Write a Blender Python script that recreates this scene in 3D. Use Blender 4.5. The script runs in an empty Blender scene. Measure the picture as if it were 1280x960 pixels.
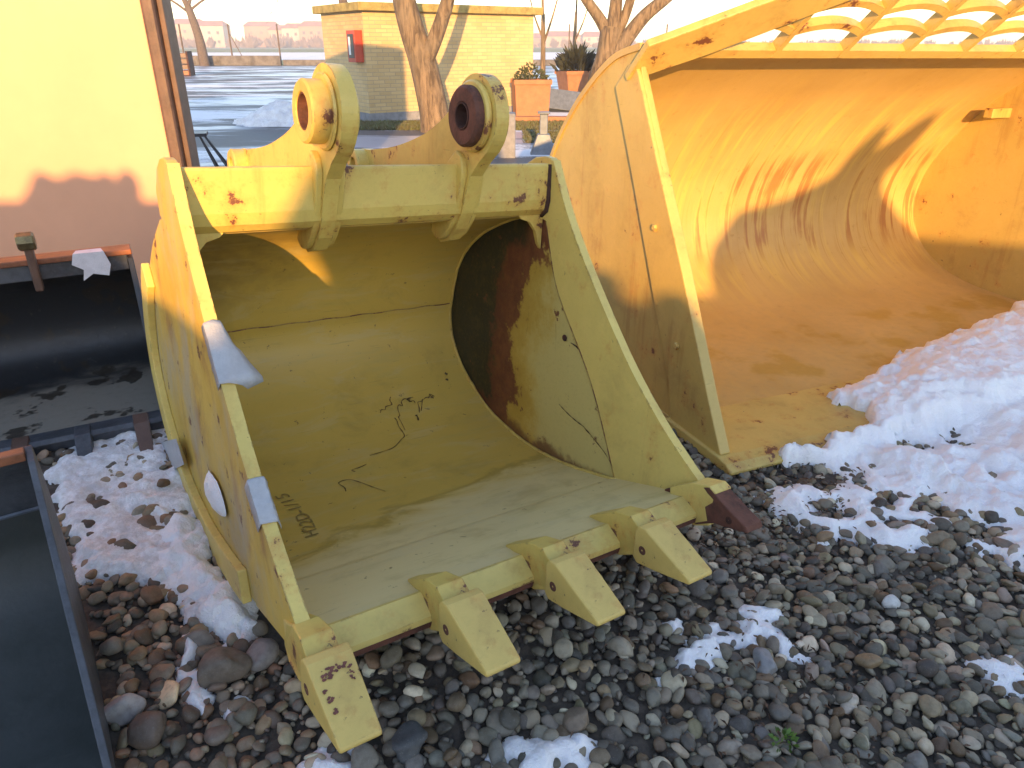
import bpy, bmesh, math, random
import numpy as np
from mathutils import Vector, Matrix
random.seed(7); RNG = np.random.default_rng(11)
scn = bpy.context.scene
COL = scn.collection
R = math.radians

# ------------------------------------------------------------------ camera
CAM_H = 1.5; FPX = 900.0; PITCH = math.atan(424.0 / FPX)
cd = bpy.data.cameras.new('camera'); cam = bpy.data.objects.new('camera', cd); COL.objects.link(cam)
cd.sensor_width = 36.0; cd.lens = 36.0 * FPX / 1280.0; cd.clip_start = 0.05; cd.clip_end = 6000
cam.location = (0, 0, CAM_H); cam.rotation_euler = (math.pi / 2 - PITCH, 0, 0)
scn.camera = cam
# ------------------------------------------------------------------ light
SUN_AZ, SUN_EL = -2.0, 10.0           # light travels towards +Y, from behind the camera
w = bpy.data.worlds.new('World'); scn.world = w; w.use_nodes = True
nt = w.node_tree; nt.nodes.clear()
sky = nt.nodes.new('ShaderNodeTexSky'); sky.sky_type = 'NISHITA'; sky.sun_disc = False
sky.sun_elevation = R(SUN_EL); sky.sun_rotation = R(180 + SUN_AZ)
sky.air_density = 1.0; sky.dust_density = 0.25; sky.ozone_density = 2.5
bg = nt.nodes.new('ShaderNodeBackground'); bg.inputs[1].default_value = 0.14
wo = nt.nodes.new('ShaderNodeOutputWorld')
nt.links.new(sky.outputs[0], bg.inputs[0]); nt.links.new(bg.outputs[0], wo.inputs[0])
sd = bpy.data.lights.new('sun', 'SUN'); sd.energy = 2.2; sd.angle = R(0.5); sd.color = (1.0, 0.66, 0.29)
sun = bpy.data.objects.new('sun', sd); COL.objects.link(sun)
SDIR = Vector((math.sin(R(SUN_AZ)) * math.cos(R(SUN_EL)), math.cos(R(SUN_AZ)) * math.cos(R(SUN_EL)), -math.sin(R(SUN_EL))))
sun.rotation_euler = SDIR.to_track_quat('-Z', 'Y').to_euler(); sun.location = (-3, -20, 12)
scn.view_settings.view_transform = 'Standard'; scn.view_settings.look = 'None'
scn.view_settings.gamma = 1.0; scn.view_settings.exposure = 2.2
scn.view_settings.use_white_balance = True; scn.view_settings.white_balance_temperature = 8200; scn.view_settings.white_balance_tint = 22   # camera set for open shade
scn.render.engine = 'CYCLES'

# ------------------------------------------------------------------ helpers
def gz(x, y):
    """height of the gravel: it falls gently to the right, level further off"""
    x = np.asarray(x, float); y = np.asarray(y, float)
    t = np.clip((y - 4.4) / 3.5, 0, 1); t = 1 - t * t * (3 - 2 * t)
    t2 = np.clip((y + 4.0) / 3.0, 0, 1); t2 = t2 * t2 * (3 - 2 * t2)
    return (-0.04 - 0.07 * (np.clip(x, -1.8, 1.0) - 0.11)) * t * t2

def G(px, py, z=0.0):
    u, v = px - 640.0, py - 480.0
    d = (u, v * -math.sin(PITCH) + FPX * math.cos(PITCH), -v * math.cos(PITCH) - FPX * math.sin(PITCH))
    t = (z - CAM_H) / d[2]
    return d[0] * t, d[1] * t

def Gg(px, py):
    z = 0.0
    for _ in range(4):
        x, y = G(px, py, z); z = float(gz(x, y))
    return x, y

def _hash(ix, iy, seed):
    h = (ix * 374761393 + iy * 668265263 + seed * 974634777) & 0xffffffff
    h = ((h ^ (h >> 13)) * 1274126177) & 0xffffffff
    return ((h ^ (h >> 16)) & 0xffff) / 65535.0

def vnoise(x, y, seed=0):
    x = np.asarray(x, float); y = np.asarray(y, float)
    ix = np.floor(x).astype(np.int64); iy = np.floor(y).astype(np.int64)
    fx = x - ix; fy = y - iy; fx = fx * fx * (3 - 2 * fx); fy = fy * fy * (3 - 2 * fy)
    a = _hash(ix, iy, seed); b = _hash(ix + 1, iy, seed); c = _hash(ix, iy + 1, seed); d = _hash(ix + 1, iy + 1, seed)
    return (a * (1 - fx) + b * fx) * (1 - fy) + (c * (1 - fx) + d * fx) * fy

def fbm(x, y, seed=0, octv=4):
    s = 0; a = 0.5; n = 0
    for k in range(octv):
        s = s + a * vnoise(x * 2 ** k, y * 2 ** k, seed + k * 17); n += a; a *= 0.5
    return s / n

# ---- materials
def newmat(name):
    m = bpy.data.materials.new(name); m.use_nodes = True
    return m, m.node_tree, m.node_tree.nodes['Principled BSDF']

class NB:
    """tiny node builder"""
    def __init__(s, t): s.t = t
    def n(s, typ, ins=None, **kw):
        nd = s.t.nodes.new(typ)
        for k, v in kw.items(): setattr(nd, k, v)
        for k, v in (ins or {}).items():
            if isinstance(v, bpy.types.NodeSocket): s.t.links.new(v, nd.inputs[k])
            else: nd.inputs[k].default_value = v
        return nd
    def coord(s, which='Object'): return s.n('ShaderNodeTexCoord').outputs[which]
    def mapping(s, vec, scale=(1, 1, 1), loc=(0, 0, 0), rot=(0, 0, 0)):
        return s.n('ShaderNodeMapping', {'Vector': vec, 'Scale': scale, 'Location': loc, 'Rotation': rot}).outputs[0]
    def noise(s, vec, scale, detail=5, rough=0.55, dist=0.0):
        return s.n('ShaderNodeTexNoise', {'Vector': vec, 'Scale': scale, 'Detail': detail, 'Roughness': rough, 'Distortion': dist}).outputs['Fac']
    def ramp(s, fac, a, b):
        return s.n('ShaderNodeMapRange', {'Value': fac, 'From Min': a, 'From Max': b, 'To Min': 0.0, 'To Max': 1.0}, interpolation_type='SMOOTHSTEP').outputs[0]
    def mix(s, fac, a, b):
        nd = s.n('ShaderNodeMix', data_type='RGBA')
        for i, v in ((0, fac), (6, a), (7, b)):
            if isinstance(v, bpy.types.NodeSocket): s.t.links.new(v, nd.inputs[i])
            else: nd.inputs[i].default_value = (*v, 1) if (i and len(v) == 3) else v
        return nd.outputs[2]
    def math(s, op, a, b=0.0, c=None):
        nd = s.n('ShaderNodeMath', operation=op)
        for i, v in ((0, a), (1, b), (2, c)):
            if v is None: continue
            if isinstance(v, bpy.types.NodeSocket): s.t.links.new(v, nd.inputs[i])
            else: nd.inputs[i].default_value = v
        return nd.outputs[0]
    def bump(s, h, strength=0.3, dist=0.01):
        return s.n('ShaderNodeBump', {'Height': h, 'Strength': strength, 'Distance': dist}).outputs[0]
    def link(s, a, b): s.t.links.new(a, b)

RUST = (0.16, 0.055, 0.028)
def paint(name, base, dirt=None, rust=0.62, rough=0.42, scratches=True, dirt_amt=0.6, nscale=1.0, bump=0.08, edge=0.006):
    m, t, p = newmat(name); b = NB(t); co = b.coord()
    dirt = dirt or tuple(c * 0.72 for c in base)
    n1 = b.noise(co, 2.2 * nscale, 6, 0.6); n2 = b.noise(co, 14 * nscale, 5, 0.6); n3 = b.noise(co, 70 * nscale, 3, 0.6)
    col = b.mix(b.math('MULTIPLY', b.ramp(n1, 0.35, 0.72), dirt_amt), base, dirt)
    pale = tuple(min(1, c * 1.12 + 0.02) for c in base)
    col = b.mix(b.math('MULTIPLY', b.ramp(n2, 0.45, 0.75), 0.4), col, pale)
    col = b.mix(b.math('MULTIPLY', b.ramp(n3, 0.5, 0.8), 0.18), col, tuple(c * 0.55 for c in base))
    gr = b.noise(co, 4.5 * nscale, 9, 0.7, 0.3); run = b.noise(b.mapping(co, (9, 9, 0.9)), 1.6, 7, 0.65, 0.2)
    col = b.mix(b.math('MULTIPLY', b.ramp(gr, 0.50, 0.68), 0.38), col, (base[0] * 0.58, base[1] * 0.50, base[2] * 0.55))
    col = b.mix(b.math('MULTIPLY', b.math('MULTIPLY', b.ramp(run, 0.52, 0.66), b.ramp(n1, 0.40, 0.60)), 0.40), col, (base[0] * 0.62, base[1] * 0.44, base[2] * 0.40))
    if scratches:
        sc = b.noise(b.mapping(co, (4, 4, 60), rot=(0.5, 0.3, 0.2)), 2.0, 3, 0.6)
        col = b.mix(b.math('MULTIPLY', b.ramp(sc, 0.69, 0.73), 0.35), col, tuple(c * 0.45 for c in base))
    if rust:
        r1 = b.noise(co, 7 * nscale, 9, 0.72)
        rm = b.ramp(r1, rust, rust + 0.025)
        halo = b.ramp(r1, rust - 0.10, rust + 0.02)
        col = b.mix(b.math('MULTIPLY', halo, 0.5), col, (base[0] * 0.8, base[1] * 0.5, base[2] * 0.4))
        col = b.mix(rm, col, RUST)
        r2 = b.noise(co, 34 * nscale, 8, 0.7); r3 = b.noise(co, 2.6, 4, 0.6)
        cm = b.math('MULTIPLY', b.ramp(r2, 0.645, 0.67), b.ramp(r3, 0.48, 0.58))
        col = b.mix(b.math('MULTIPLY', cm, 0.85), col, (0.12, 0.06, 0.03))
    if edge:                                                   # paint knocked off along the corners
        bn = b.n('ShaderNodeBevel', {'Radius': edge}, samples=4).outputs[0]; gnm = b.n('ShaderNodeNewGeometry').outputs['Normal']
        dt = b.n('ShaderNodeVectorMath', {0: bn, 1: gnm}, operation='DOT_PRODUCT').outputs['Value']
        em = b.math('MULTIPLY', b.ramp(dt, 0.985, 0.90), b.ramp(b.noise(co, 16, 6, 0.7), 0.53, 0.60))
        col = b.mix(b.math('MULTIPLY', em, 0.9), col, (0.17, 0.075, 0.035))
    b.link(col, p.inputs['Base Color'])
    rr = b.math('MULTIPLY_ADD', gr, 0.55, rough - 0.22); b.link(rr, p.inputs['Roughness'])
    hh = b.math('MULTIPLY_ADD', n3, 0.3, n2)
    b.link(b.bump(hh, bump, 0.01), p.inputs['Normal'])
    m['_'] = 1
    return m

def plain(name, col, rough=0.6, var=0.25, scale=8, bump=0.15, metal=0.0, col2=None):
    m, t, p = newmat(name); b = NB(t); co = b.coord()
    n = b.noise(co, scale, 6, 0.62); n2 = b.noise(co, scale * 7, 4, 0.6)
    c2 = col2 or tuple(c * (1 - var * 1.6) for c in col)
    c = b.mix(b.ramp(n, 0.3, 0.7), col, c2)
    c = b.mix(b.math('MULTIPLY', b.ramp(n2, 0.4, 0.75), var), c, tuple(min(1, q * 1.35) for q in col))
    b.link(c, p.inputs['Base Color']); p.inputs['Metallic'].default_value = metal
    b.link(b.math('MULTIPLY_ADD', n2, 0.25, rough - 0.12), p.inputs['Roughness'])
    b.link(b.bump(b.math('ADD', n, n2), bump, 0.01), p.inputs['Normal'])
    return m

# ---- meshes
def link(name, me, mat=None, parent=None, label=None, cat=None, group=None, kind=None, bevel=0.0, smooth=None):
    o = bpy.data.objects.new(name, me); COL.objects.link(o)
    if mat is not None:
        me.materials.clear(); me.materials.append(mat)
    if parent is not None: o.parent = parent
    if label: o['label'] = label
    if cat: o['category'] = cat
    if group: o['group'] = group
    if kind: o['kind'] = kind
    if bevel:
        md = o.modifiers.new('bevel', 'BEVEL'); md.width = bevel; md.segments = 2; md.limit_method = 'ANGLE'; md.angle_limit = R(35)
    if smooth is not None:
        me.shade_smooth() if smooth is True else me.shade_smooth()
        if smooth is not True: me.set_sharp_from_angle(angle=R(smooth))
    return o

def empty(name, loc=(0, 0, 0), rz=0.0, label=None, cat=None, group=None, mw=None):
    o = bpy.data.objects.new(name, None); COL.objects.link(o); o.empty_display_size = 0.1
    if mw is not None: o.matrix_world = mw
    else: o.location = loc; o.rotation_euler = (0, 0, rz)
    if label: o['label'] = label
    if cat: o['category'] = cat
    if group: o['group'] = group
    return o

def pyd(name, v, f):
    me = bpy.data.meshes.new(name); me.from_pydata([tuple(map(float, q)) for q in v], [], f); me.update()
    bm = bmesh.new(); bm.from_mesh(me); bmesh.ops.recalc_face_normals(bm, faces=bm.faces); bm.to_mesh(me); bm.free()
    return me

def prism(name, pts, x0, x1):
    """polygon in (y,z) extruded along x"""
    n = len(pts)
    v = [(x0, y, z) for y, z in pts] + [(x1, y, z) for y, z in pts]
    f = [tuple(range(n)), tuple(range(2 * n - 1, n - 1, -1))] + [(i, i + n, (i + 1) % n + n, (i + 1) % n) for i in range(n)]
    return pyd(name, v, f)

def boxes(name, bl):
    v = []; f = []
    for (x0, x1, y0, y1, z0, z1) in bl:
        k = len(v)
        v += [(x0, y0, z0), (x1, y0, z0), (x1, y1, z0), (x0, y1, z0), (x0, y0, z1), (x1, y0, z1), (x1, y1, z1), (x0, y1, z1)]
        f += [tuple(k + i for i in q) for q in ((3, 2, 1, 0), (4, 5, 6, 7), (0, 1, 5, 4), (1, 2, 6, 5), (2, 3, 7, 6), (3, 0, 4, 7))]
    return pyd(name, v, f)

def box(name, *a): return boxes(name, [a])

def catmull(P, n=8, closed=False):
    P = [np.array(p, float) for p in P]; out = []
    for i in range(len(P) - 1):
        p0 = P[max(i - 1, 0)]; p1 = P[i]; p2 = P[i + 1]; p3 = P[min(i + 2, len(P) - 1)]
        for k in range(n):
            t = k / n
            out.append(0.5 * ((2 * p1) + (-p0 + p2) * t + (2 * p0 - 5 * p1 + 4 * p2 - p3) * t * t + (-p0 + 3 * p1 - 3 * p2 + p3) * t ** 3))
    out.append(P[-1]); return [tuple(q) for q in out]

def offset2(P, d):
    P = np.array(P, float); T = np.gradient(P, axis=0); T /= np.linalg.norm(T, axis=1)[:, None]
    return P + np.stack([T[:, 1], -T[:, 0]], 1) * d

def sheet(name, prof, thick, x0, x1, nx=2):
    """curved plate: inner profile (y,z), grown outwards by thick, across x; UV = (x, arc length)"""
    prof = np.array(prof, float); out = offset2(prof, thick); n = len(prof)
    s = np.concatenate([[0], np.cumsum(np.linalg.norm(np.diff(prof, axis=0), axis=1))])
    xs = np.linspace(x0, x1, nx); v = []; f = []; uv = {}
    for P in (prof, out):
        for x in xs:
            for i in range(n):
                uv[len(v)] = (x, s[i]); v.append((x, P[i][0], P[i][1]))
    N = nx * n
    for j in range(nx - 1):
        for i in range(n - 1):
            a = j * n + i; q = (a, a + 1, a + n + 1, a + n); f.append(q); f.append(tuple(N + k for k in reversed(q)))
    for j in range(nx - 1):
        for i in (0, n - 1):
            a = j * n + i; f.append((a, a + n, N + a + n, N + a))
    for i in range(n - 1):
        for j in (0, nx - 1):
            a = j * n + i; f.append((a, a + 1, N + a + 1, N + a))
    me = pyd(name, v, f)
    ul = me.uv_layers.new(name='UVMap')
    for lp in me.loops: ul.data[lp.index].uv = uv[lp.vertex_index]
    return me

def lathe_x(name, prof, seg=40):
    """prof: (x, r) pairs closed ring, revolved round the x axis"""
    v = []; f = []; n = len(prof)
    for k in range(seg):
        a = 2 * math.pi * k / seg
        for x, r in prof: v.append((x, r * math.cos(a), r * math.sin(a)))
    for k in range(seg):
        for i in range(n):
            a = k * n + i; b2 = k * n + (i + 1) % n; c = ((k + 1) % seg) * n + (i + 1) % n; d = ((k + 1) % seg) * n + i
            f.append((a, b2, c, d))
    return pyd(name, v, f)

def tube(name, pts, rad, seg=8, cap=True):
    pts = [Vector(p) for p in pts]; rad = rad if hasattr(rad, '__len__') else [rad] * len(pts)
    v = []; f = []; up = Vector((0.123, 0.31, 0.94)).normalized()
    for i, p in enumerate(pts):
        t = (pts[min(i + 1, len(pts) - 1)] - pts[max(i - 1, 0)]).normalized()
        a = t.cross(up); a = a.normalized() if a.length > 1e-4 else t.orthogonal().normalized(); b2 = t.cross(a)
        for k in range(seg):
            an = 2 * math.pi * k / seg; v.append(tuple(p + (a * math.cos(an) + b2 * math.sin(an)) * rad[i]))
    for i in range(len(pts) - 1):
        for k in range(seg): f.append((i * seg + k, i * seg + (k + 1) % seg, (i + 1) * seg + (k + 1) % seg, (i + 1) * seg + k))
    if cap: f += [tuple(range(seg)), tuple(range(len(v) - 1, len(v) - seg - 1, -1))]
    return v, f

def join(parts):
    V = []; F = []
    for v, f in parts:
        k = len(V); V += v; F += [tuple(i + k for i in q) for q in f]
    return V, F

def circ(cy, cz, r, a0, a1, n):
    return [(cy + r * math.cos(R(a0 + (a1 - a0) * k / n)), cz + r * math.sin(R(a0 + (a1 - a0) * k / n))) for k in range(n + 1)]

def frame_mat(X, Y, Z, loc):
    return Matrix(((X[0], Y[0], Z[0], loc[0]), (X[1], Y[1], Z[1], loc[1]), (X[2], Y[2], Z[2], loc[2]), (0, 0, 0, 1)))

# ------------------------------------------------------------------ materials
Y_BASE = (0.66, 0.47, 0.12)
def bucket_shell_mat():
    m, t, p = newmat('bucket_inside_paint'); b = NB(t); co = b.coord()
    sp = b.n('ShaderNodeSeparateXYZ', {0: co}); X, Y, Z = sp.outputs
    n1 = b.noise(b.mapping(co, (1.2, 3.0, 3.0)), 2.0, 7, 0.62, 0.6); n2 = b.noise(co, 18, 5, 0.6); n3 = b.noise(co, 90, 3, 0.6)
    olive = (0.60, 0.40, 0.085); dust = (0.70, 0.565, 0.27)
    f = b.math('SUBTRACT', Y, b.math('MULTIPLY', X, 0.20))
    f = b.math('ADD', f, b.math('MULTIPLY', n1, 0.55))
    d = b.ramp(f, 0.86, 0.62)                                   # dusty, washed area towards the lip
    col = b.mix(d, olive, dust)
    edge = b.math('MULTIPLY', b.ramp(f, 0.86, 0.80), b.ramp(f, 0.74, 0.80))   # tide line of the old puddle
    col = b.mix(b.math('MULTIPLY', edge, 0.55), col, (0.30, 0.20, 0.03))
    st = b.noise(b.mapping(co, (1.0, 5, 5)), 3.0, 6, 0.65)
    col = b.mix(b.math('MULTIPLY', b.ramp(st, 0.5, 0.7), 0.35), col, (0.45, 0.36, 0.12))
    # muddy upper back
    mud = b.math('MULTIPLY', b.ramp(b.math('ADD', Z, b.math('MULTIPLY', n1, 0.3)), 0.28, 0.6), b.ramp(b.math('ADD', X, b.math('MULTIPLY', n2, 0.5)), 0.9, 0.25))
    col = b.mix(b.math('MULTIPLY', mud, 0.75), col, (0.15, 0.085, 0.03))
    sp2 = b.noise(co, 26, 6, 0.7)
    col = b.mix(b.math('MULTIPLY', b.ramp(sp2, 0.645, 0.68), 0.8), col, (0.16, 0.09, 0.03))
    bl = b.noise(co, 5.5, 8, 0.66, 0.4); col = b.mix(b.math('MULTIPLY', b.ramp(bl, 0.50, 0.70), 0.3), col, (0.30, 0.20, 0.05))
    bl2 = b.noise(b.mapping(co, (1.2, 4, 4), loc=(2, 5, 1)), 2.4, 8, 0.68, 0.8); col = b.mix(b.math('MULTIPLY', b.ramp(bl2, 0.50, 0.66), 0.25), col, (0.58, 0.50, 0.30))
    sc = b.noise(b.mapping(co, (3, 50, 50), rot=(0, 0, 0.12)), 2.0, 3, 0.6)
    col = b.mix(b.math('MULTIPLY', b.ramp(sc, 0.66, 0.72), 0.25), col, (0.22, 0.15, 0.04))
    b.link(col, p.inputs['Base Color']); b.link(b.math('MULTIPLY_ADD', n1, 0.3, 0.30), p.inputs['Roughness'])
    b.link(b.bump(b.math('MULTIPLY_ADD', n3, 0.3, n2), 0.08, 0.008), p.inputs['Normal'])
    return m

def bucket_side_mat(right):
    m, t, p = newmat('bucket_side_paint_' + ('rusted' if right else 'stained')); b = NB(t); co = b.coord()
    sp = b.n('ShaderNodeSeparateXYZ', {0: co}); X, Y, Z = sp.outputs
    n1 = b.noise(co, 3.0, 7, 0.65); n2 = b.noise(co, 16, 7, 0.68); n3 = b.noise(co, 80, 3, 0.6)
    col = b.mix(b.ramp(n1, 0.35, 0.7), (0.62, 0.41, 0.085), (0.52, 0.32, 0.055))
    if right:
        q = b.math('ADD', b.math('SUBTRACT', n1, 0.5), b.math('MULTIPLY', b.math('SUBTRACT', n2, 0.5), 0.55))
        # pale worn patch in the middle
        col = b.mix(b.math('MULTIPLY', b.ramp(b.math('ADD', Y, b.math('MULTIPLY', q, 0.5)), 1.02, 0.80), 0.7), col, (0.58, 0.50, 0.20))
        f = b.math('ADD', b.math('MULTIPLY_ADD', Z, 0.10, Y), b.math('MULTIPLY', q, 0.46))
        top = b.math('ADD', b.math('MULTIPLY_ADD', Y, 0.35, Z), b.math('MULTIPLY', q, 0.35))
        brown = b.math('MAXIMUM', b.ramp(f, 1.06, 1.10), b.ramp(top, 0.84, 0.87))
        black = b.math('MAXIMUM', b.ramp(f, 1.20, 1.27), b.math('MULTIPLY', b.ramp(top, 0.90, 0.95), b.ramp(Y, 0.98, 1.06)))
        halo = b.math('MAXIMUM', b.ramp(f, 0.86, 1.08), b.ramp(top, 0.74, 0.85))
        col = b.mix(b.math('MULTIPLY', halo, 0.55), col, (0.40, 0.25, 0.04))
        rc = b.mix(b.ramp(n2, 0.35, 0.65), (0.12, 0.028, 0.014), (0.20, 0.065, 0.025))
        col = b.mix(brown, col, rc)
        col = b.mix(black, col, b.mix(b.ramp(n2, 0.45, 0.75), (0.022, 0.02, 0.010), (0.07, 0.055, 0.02)))
        # rust creeping up from the lower seam
        zz = b.math('ADD', b.math('ADD', Z, b.math('MULTIPLY', q, 0.22)), b.math('MULTIPLY', b.math('ABSOLUTE', b.math('SUBTRACT', Y, 0.95)), -0.12))
        low = b.math('MULTIPLY', b.ramp(zz, -0.21, -0.27), b.ramp(Y, 0.35, 0.55))
        col = b.mix(b.math('MULTIPLY', low, 0.85), col, rc)
        rust_th = 0.62
    else:
        st = b.noise(b.mapping(co, (1, 1.5, .8), rot=(0.35, 0, 0)), 2.6, 9, 0.7, 0.3)
        col = b.mix(b.math('MULTIPLY', b.ramp(st, 0.54, 0.70), 0.8), col, (0.34, 0.15, 0.055))
        gr = b.noise(b.mapping(co, (1, 1.5, .9), loc=(3, 1, 2), rot=(0.4, 0, 0)), 2.2, 8, 0.65, 0.3)
        col = b.mix(b.math('MULTIPLY', b.ramp(gr, 0.46, 0.66), 0.75), col, (0.42, 0.36, 0.24))
        rust_th = 0.60
    r1 = b.noise(co, 11, 9, 0.72)
    col = b.mix(b.ramp(r1, rust_th, rust_th + 0.03), col, RUST)
    col = b.mix(b.math('MULTIPLY', b.ramp(n3, 0.5, 0.8), 0.2), col, (0.25, 0.17, 0.04))
    b.link(col, p.inputs['Base Color']); b.link(b.math('MULTIPLY_ADD', n2, 0.3, 0.38), p.inputs['Roughness'])
    b.link(b.bump(b.math('MULTIPLY_ADD', n3, 0.4, n2), 0.14, 0.008), p.inputs['Normal'])
    return m

def loader_shell_mat():
    m, t, p = newmat('loader_inside_paint'); b = NB(t); uv = b.coord('UV'); co = b.coord()
    sp = b.n('ShaderNodeSeparateXYZ', {0: uv}); U, S, _ = sp.outputs
    n1 = b.noise(co, 1.6, 7, 0.6); n2 = b.noise(co, 20, 6, 0.65); n3 = b.noise(co, 110, 3, 0.6)
    str1 = b.noise(b.mapping(uv, (9, 0.55, 1)), 1.6, 6, 0.62, 0.3)
    str2 = b.noise(b.mapping(uv, (30, 0.8, 1), loc=(4, 2, 0)), 1.6, 5, 0.65, 0.2)
    col = b.mix(b.ramp(n1, 0.35, 0.7), (0.55, 0.365, 0.13), (0.48, 0.305, 0.10))
    mid = b.math('MULTIPLY', b.ramp(S, 0.5, 0.9), b.ramp(S, 2.35, 1.9))
    col = b.mix(b.math('MULTIPLY', b.ramp(str1, 0.45, 0.65), b.math('MULTIPLY_ADD', mid, 0.6, 0.1)), col, (0.66, 0.48, 0.12))
    col = b.mix(b.math('MULTIPLY', b.ramp(str2, 0.55, 0.68), b.math('MULTIPLY', mid, 0.55)), col, (0.42, 0.24, 0.05))
    rs = b.math('MULTIPLY', b.ramp(b.math('MULTIPLY_ADD', b.noise(uv, 1.2, 4, 0.6), 0.55, str1), 0.78, 0.90), b.math('MULTIPLY', b.ramp(S, 1.0, 1.25), b.ramp(S, 2.0, 1.7)))
    col = b.mix(b.math('MULTIPLY', rs, 0.9), col, (0.36, 0.15, 0.05))
    col = b.mix(b.math('MULTIPLY', b.ramp(n2, 0.6, 0.75), 0.5), col, (0.36, 0.20, 0.05))
    fl = b.math('MULTIPLY', b.ramp(S, 2.1, 2.4), b.ramp(n2, 0.45, 0.6))
    col = b.mix(b.math('MULTIPLY', fl, 0.35), col, (0.46, 0.33, 0.14))
    wet = b.math('MULTIPLY', b.ramp(S, 2.5, 2.62), b.ramp(b.noise(co, 2.4, 4, 0.6), 0.5, 0.6))
    col = b.mix(b.math('MULTIPLY', wet, 0.6), col, (0.40, 0.24, 0.03))
    b.link(col, p.inputs['Base Color']); b.link(b.math('MULTIPLY_ADD', n2, 0.3, 0.36), p.inputs['Roughness'])
    b.link(b.bump(b.math('ADD', b.math('MULTIPLY_ADD', n3, 0.3, n2), str1), 0.12, 0.01), p.inputs['Normal'])
    return m

M = {}
M['yel'] = paint('bucket_paint', Y_BASE, rust=0.62, dirt_amt=0.6)
M['yel_beam'] = paint('bucket_beam_paint', Y_BASE, rust=0.605, dirt_amt=0.5)
M['yel_edge'] = paint('bucket_edge_paint', (0.70, 0.52, 0.15), rust=0.64, dirt_amt=0.5)
M['yel_tooth'] = paint('tooth_paint', (0.68, 0.47, 0.135), rust=0.635, dirt_amt=0.5)
M['shell'] = bucket_shell_mat()
M['side_r'] = bucket_side_mat(True); M['side_l'] = bucket_side_mat(False)
M['load'] = paint('loader_paint', (0.57, 0.39, 0.115), rust=0.645, dirt_amt=0.5, nscale=0.8)
M['load_edge'] = paint('loader_edge_paint', (0.58, 0.41, 0.12), rust=0.60, dirt_amt=0.5)
M['load_in'] = loader_shell_mat()
M['rust'] = plain('rust', (0.15, 0.052, 0.032), 0.8, 0.35, 14, 0.3)
M['rust_dark'] = plain('rust_dark', (0.07, 0.025, 0.016), 0.85, 0.35, 14, 0.3)
M['tape'] = plain('duct_tape', (0.42, 0.43, 0.45), 0.42, 0.10, 30, 0.25)
M['tape_w'] = plain('pale_tape', (0.66, 0.67, 0.72), 0.5, 0.1, 30, 0.25)
M['black'] = plain('black_worn_steel', (0.030, 0.031, 0.034), 0.4, 0.4, 6, 0.15, 0.1, (0.04, 0.042, 0.045))
M['black_edge'] = plain('blue_grey_steel', (0.085, 0.092, 0.105), 0.45, 0.35, 9, 0.2, 0.1)
M['steel_dark'] = plain('dark_slate_steel', (0.050, 0.055, 0.052), 0.55, 0.3, 5, 0.12, 0.0, (0.034, 0.040, 0.036))
M['orange'] = plain('faded_orange_paint', (0.30, 0.10, 0.045), 0.55, 0.3, 12, 0.15)
M['mark'] = plain('black_scuff', (0.13, 0.08, 0.03), 0.7, 0.2, 30, 0.0)
M['seam'] = paint('seam_paint', (0.42, 0.29, 0.09), rust=0.50, nscale=2.0)
M['brass'] = plain('brassy_steel', (0.25, 0.19, 0.09), 0.35, 0.35, 20, 0.2, 0.7)

def floor_mud_mat():
    m, t, p = newmat('muddy_black_steel'); b = NB(t); co = b.coord()
    sp = b.n('ShaderNodeSeparateXYZ', {0: co}); X, Y, Z = sp.outputs
    n1 = b.noise(b.mapping(co, (1, 2.2, 2)), 3.2, 6, 0.62, 0.5); n2 = b.noise(co, 30, 5, 0.6)
    f = b.math('ADD', Y, b.math('MULTIPLY', n1, 0.45))
    col = b.mix(b.ramp(f, 0.88, 0.70), (0.016, 0.018, 0.021), (0.24, 0.21, 0.17))
    col = b.mix(b.math('MULTIPLY', b.ramp(b.noise(co, 4.5, 4, 0.6), 0.56, 0.6), 0.9), col, (0.03, 0.022, 0.015))
    col = b.mix(b.math('MULTIPLY', b.ramp(n2, 0.6, 0.72), 0.35), col, (0.10, 0.09, 0.08))
    b.link(col, p.inputs['Base Color']); b.link(b.math('MULTIPLY_ADD', n2, 0.3, 0.3), p.inputs['Roughness'])
    b.link(b.bump(n2, 0.12, 0.01), p.inputs['Normal']); return m
M['mud'] = floor_mud_mat()

def snow_mat():
    m, t, p = newmat('snow'); b = NB(t); co = b.coord()
    n = b.noise(co, 35, 6, 0.7); n2 = b.noise(co, 5, 5, 0.6); n3 = b.noise(co, 140, 3, 0.6)
    at = b.n('ShaderNodeAttribute', attribute_name='dirt').outputs['Fac']
    col = b.mix(b.ramp(n2, 0.3, 0.75), (0.92, 0.92, 0.93), (0.85, 0.85, 0.88))
    dm = b.math('MULTIPLY', at, b.ramp(b.math('ADD', b.math('MULTIPLY', n, 0.6), b.math('MULTIPLY', n2, 0.4)), 0.38, 0.62))
    col = b.mix(b.math('MULTIPLY', dm, 0.7), col, (0.33, 0.27, 0.235))
    b.link(col, p.inputs['Base Color']); p.inputs['Roughness'].default_value = 0.55
    p.inputs['Subsurface Weight'].default_value = 0.25; p.inputs['Subsurface Radius'].default_value = (0.02, 0.025, 0.035); p.inputs['Subsurface Scale'].default_value = 0.6
    b.link(b.bump(b.math('MULTIPLY_ADD', n3, 0.5, n), 0.6, 0.014), p.inputs['Normal']); return m
M['snow'] = snow_mat()

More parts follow.
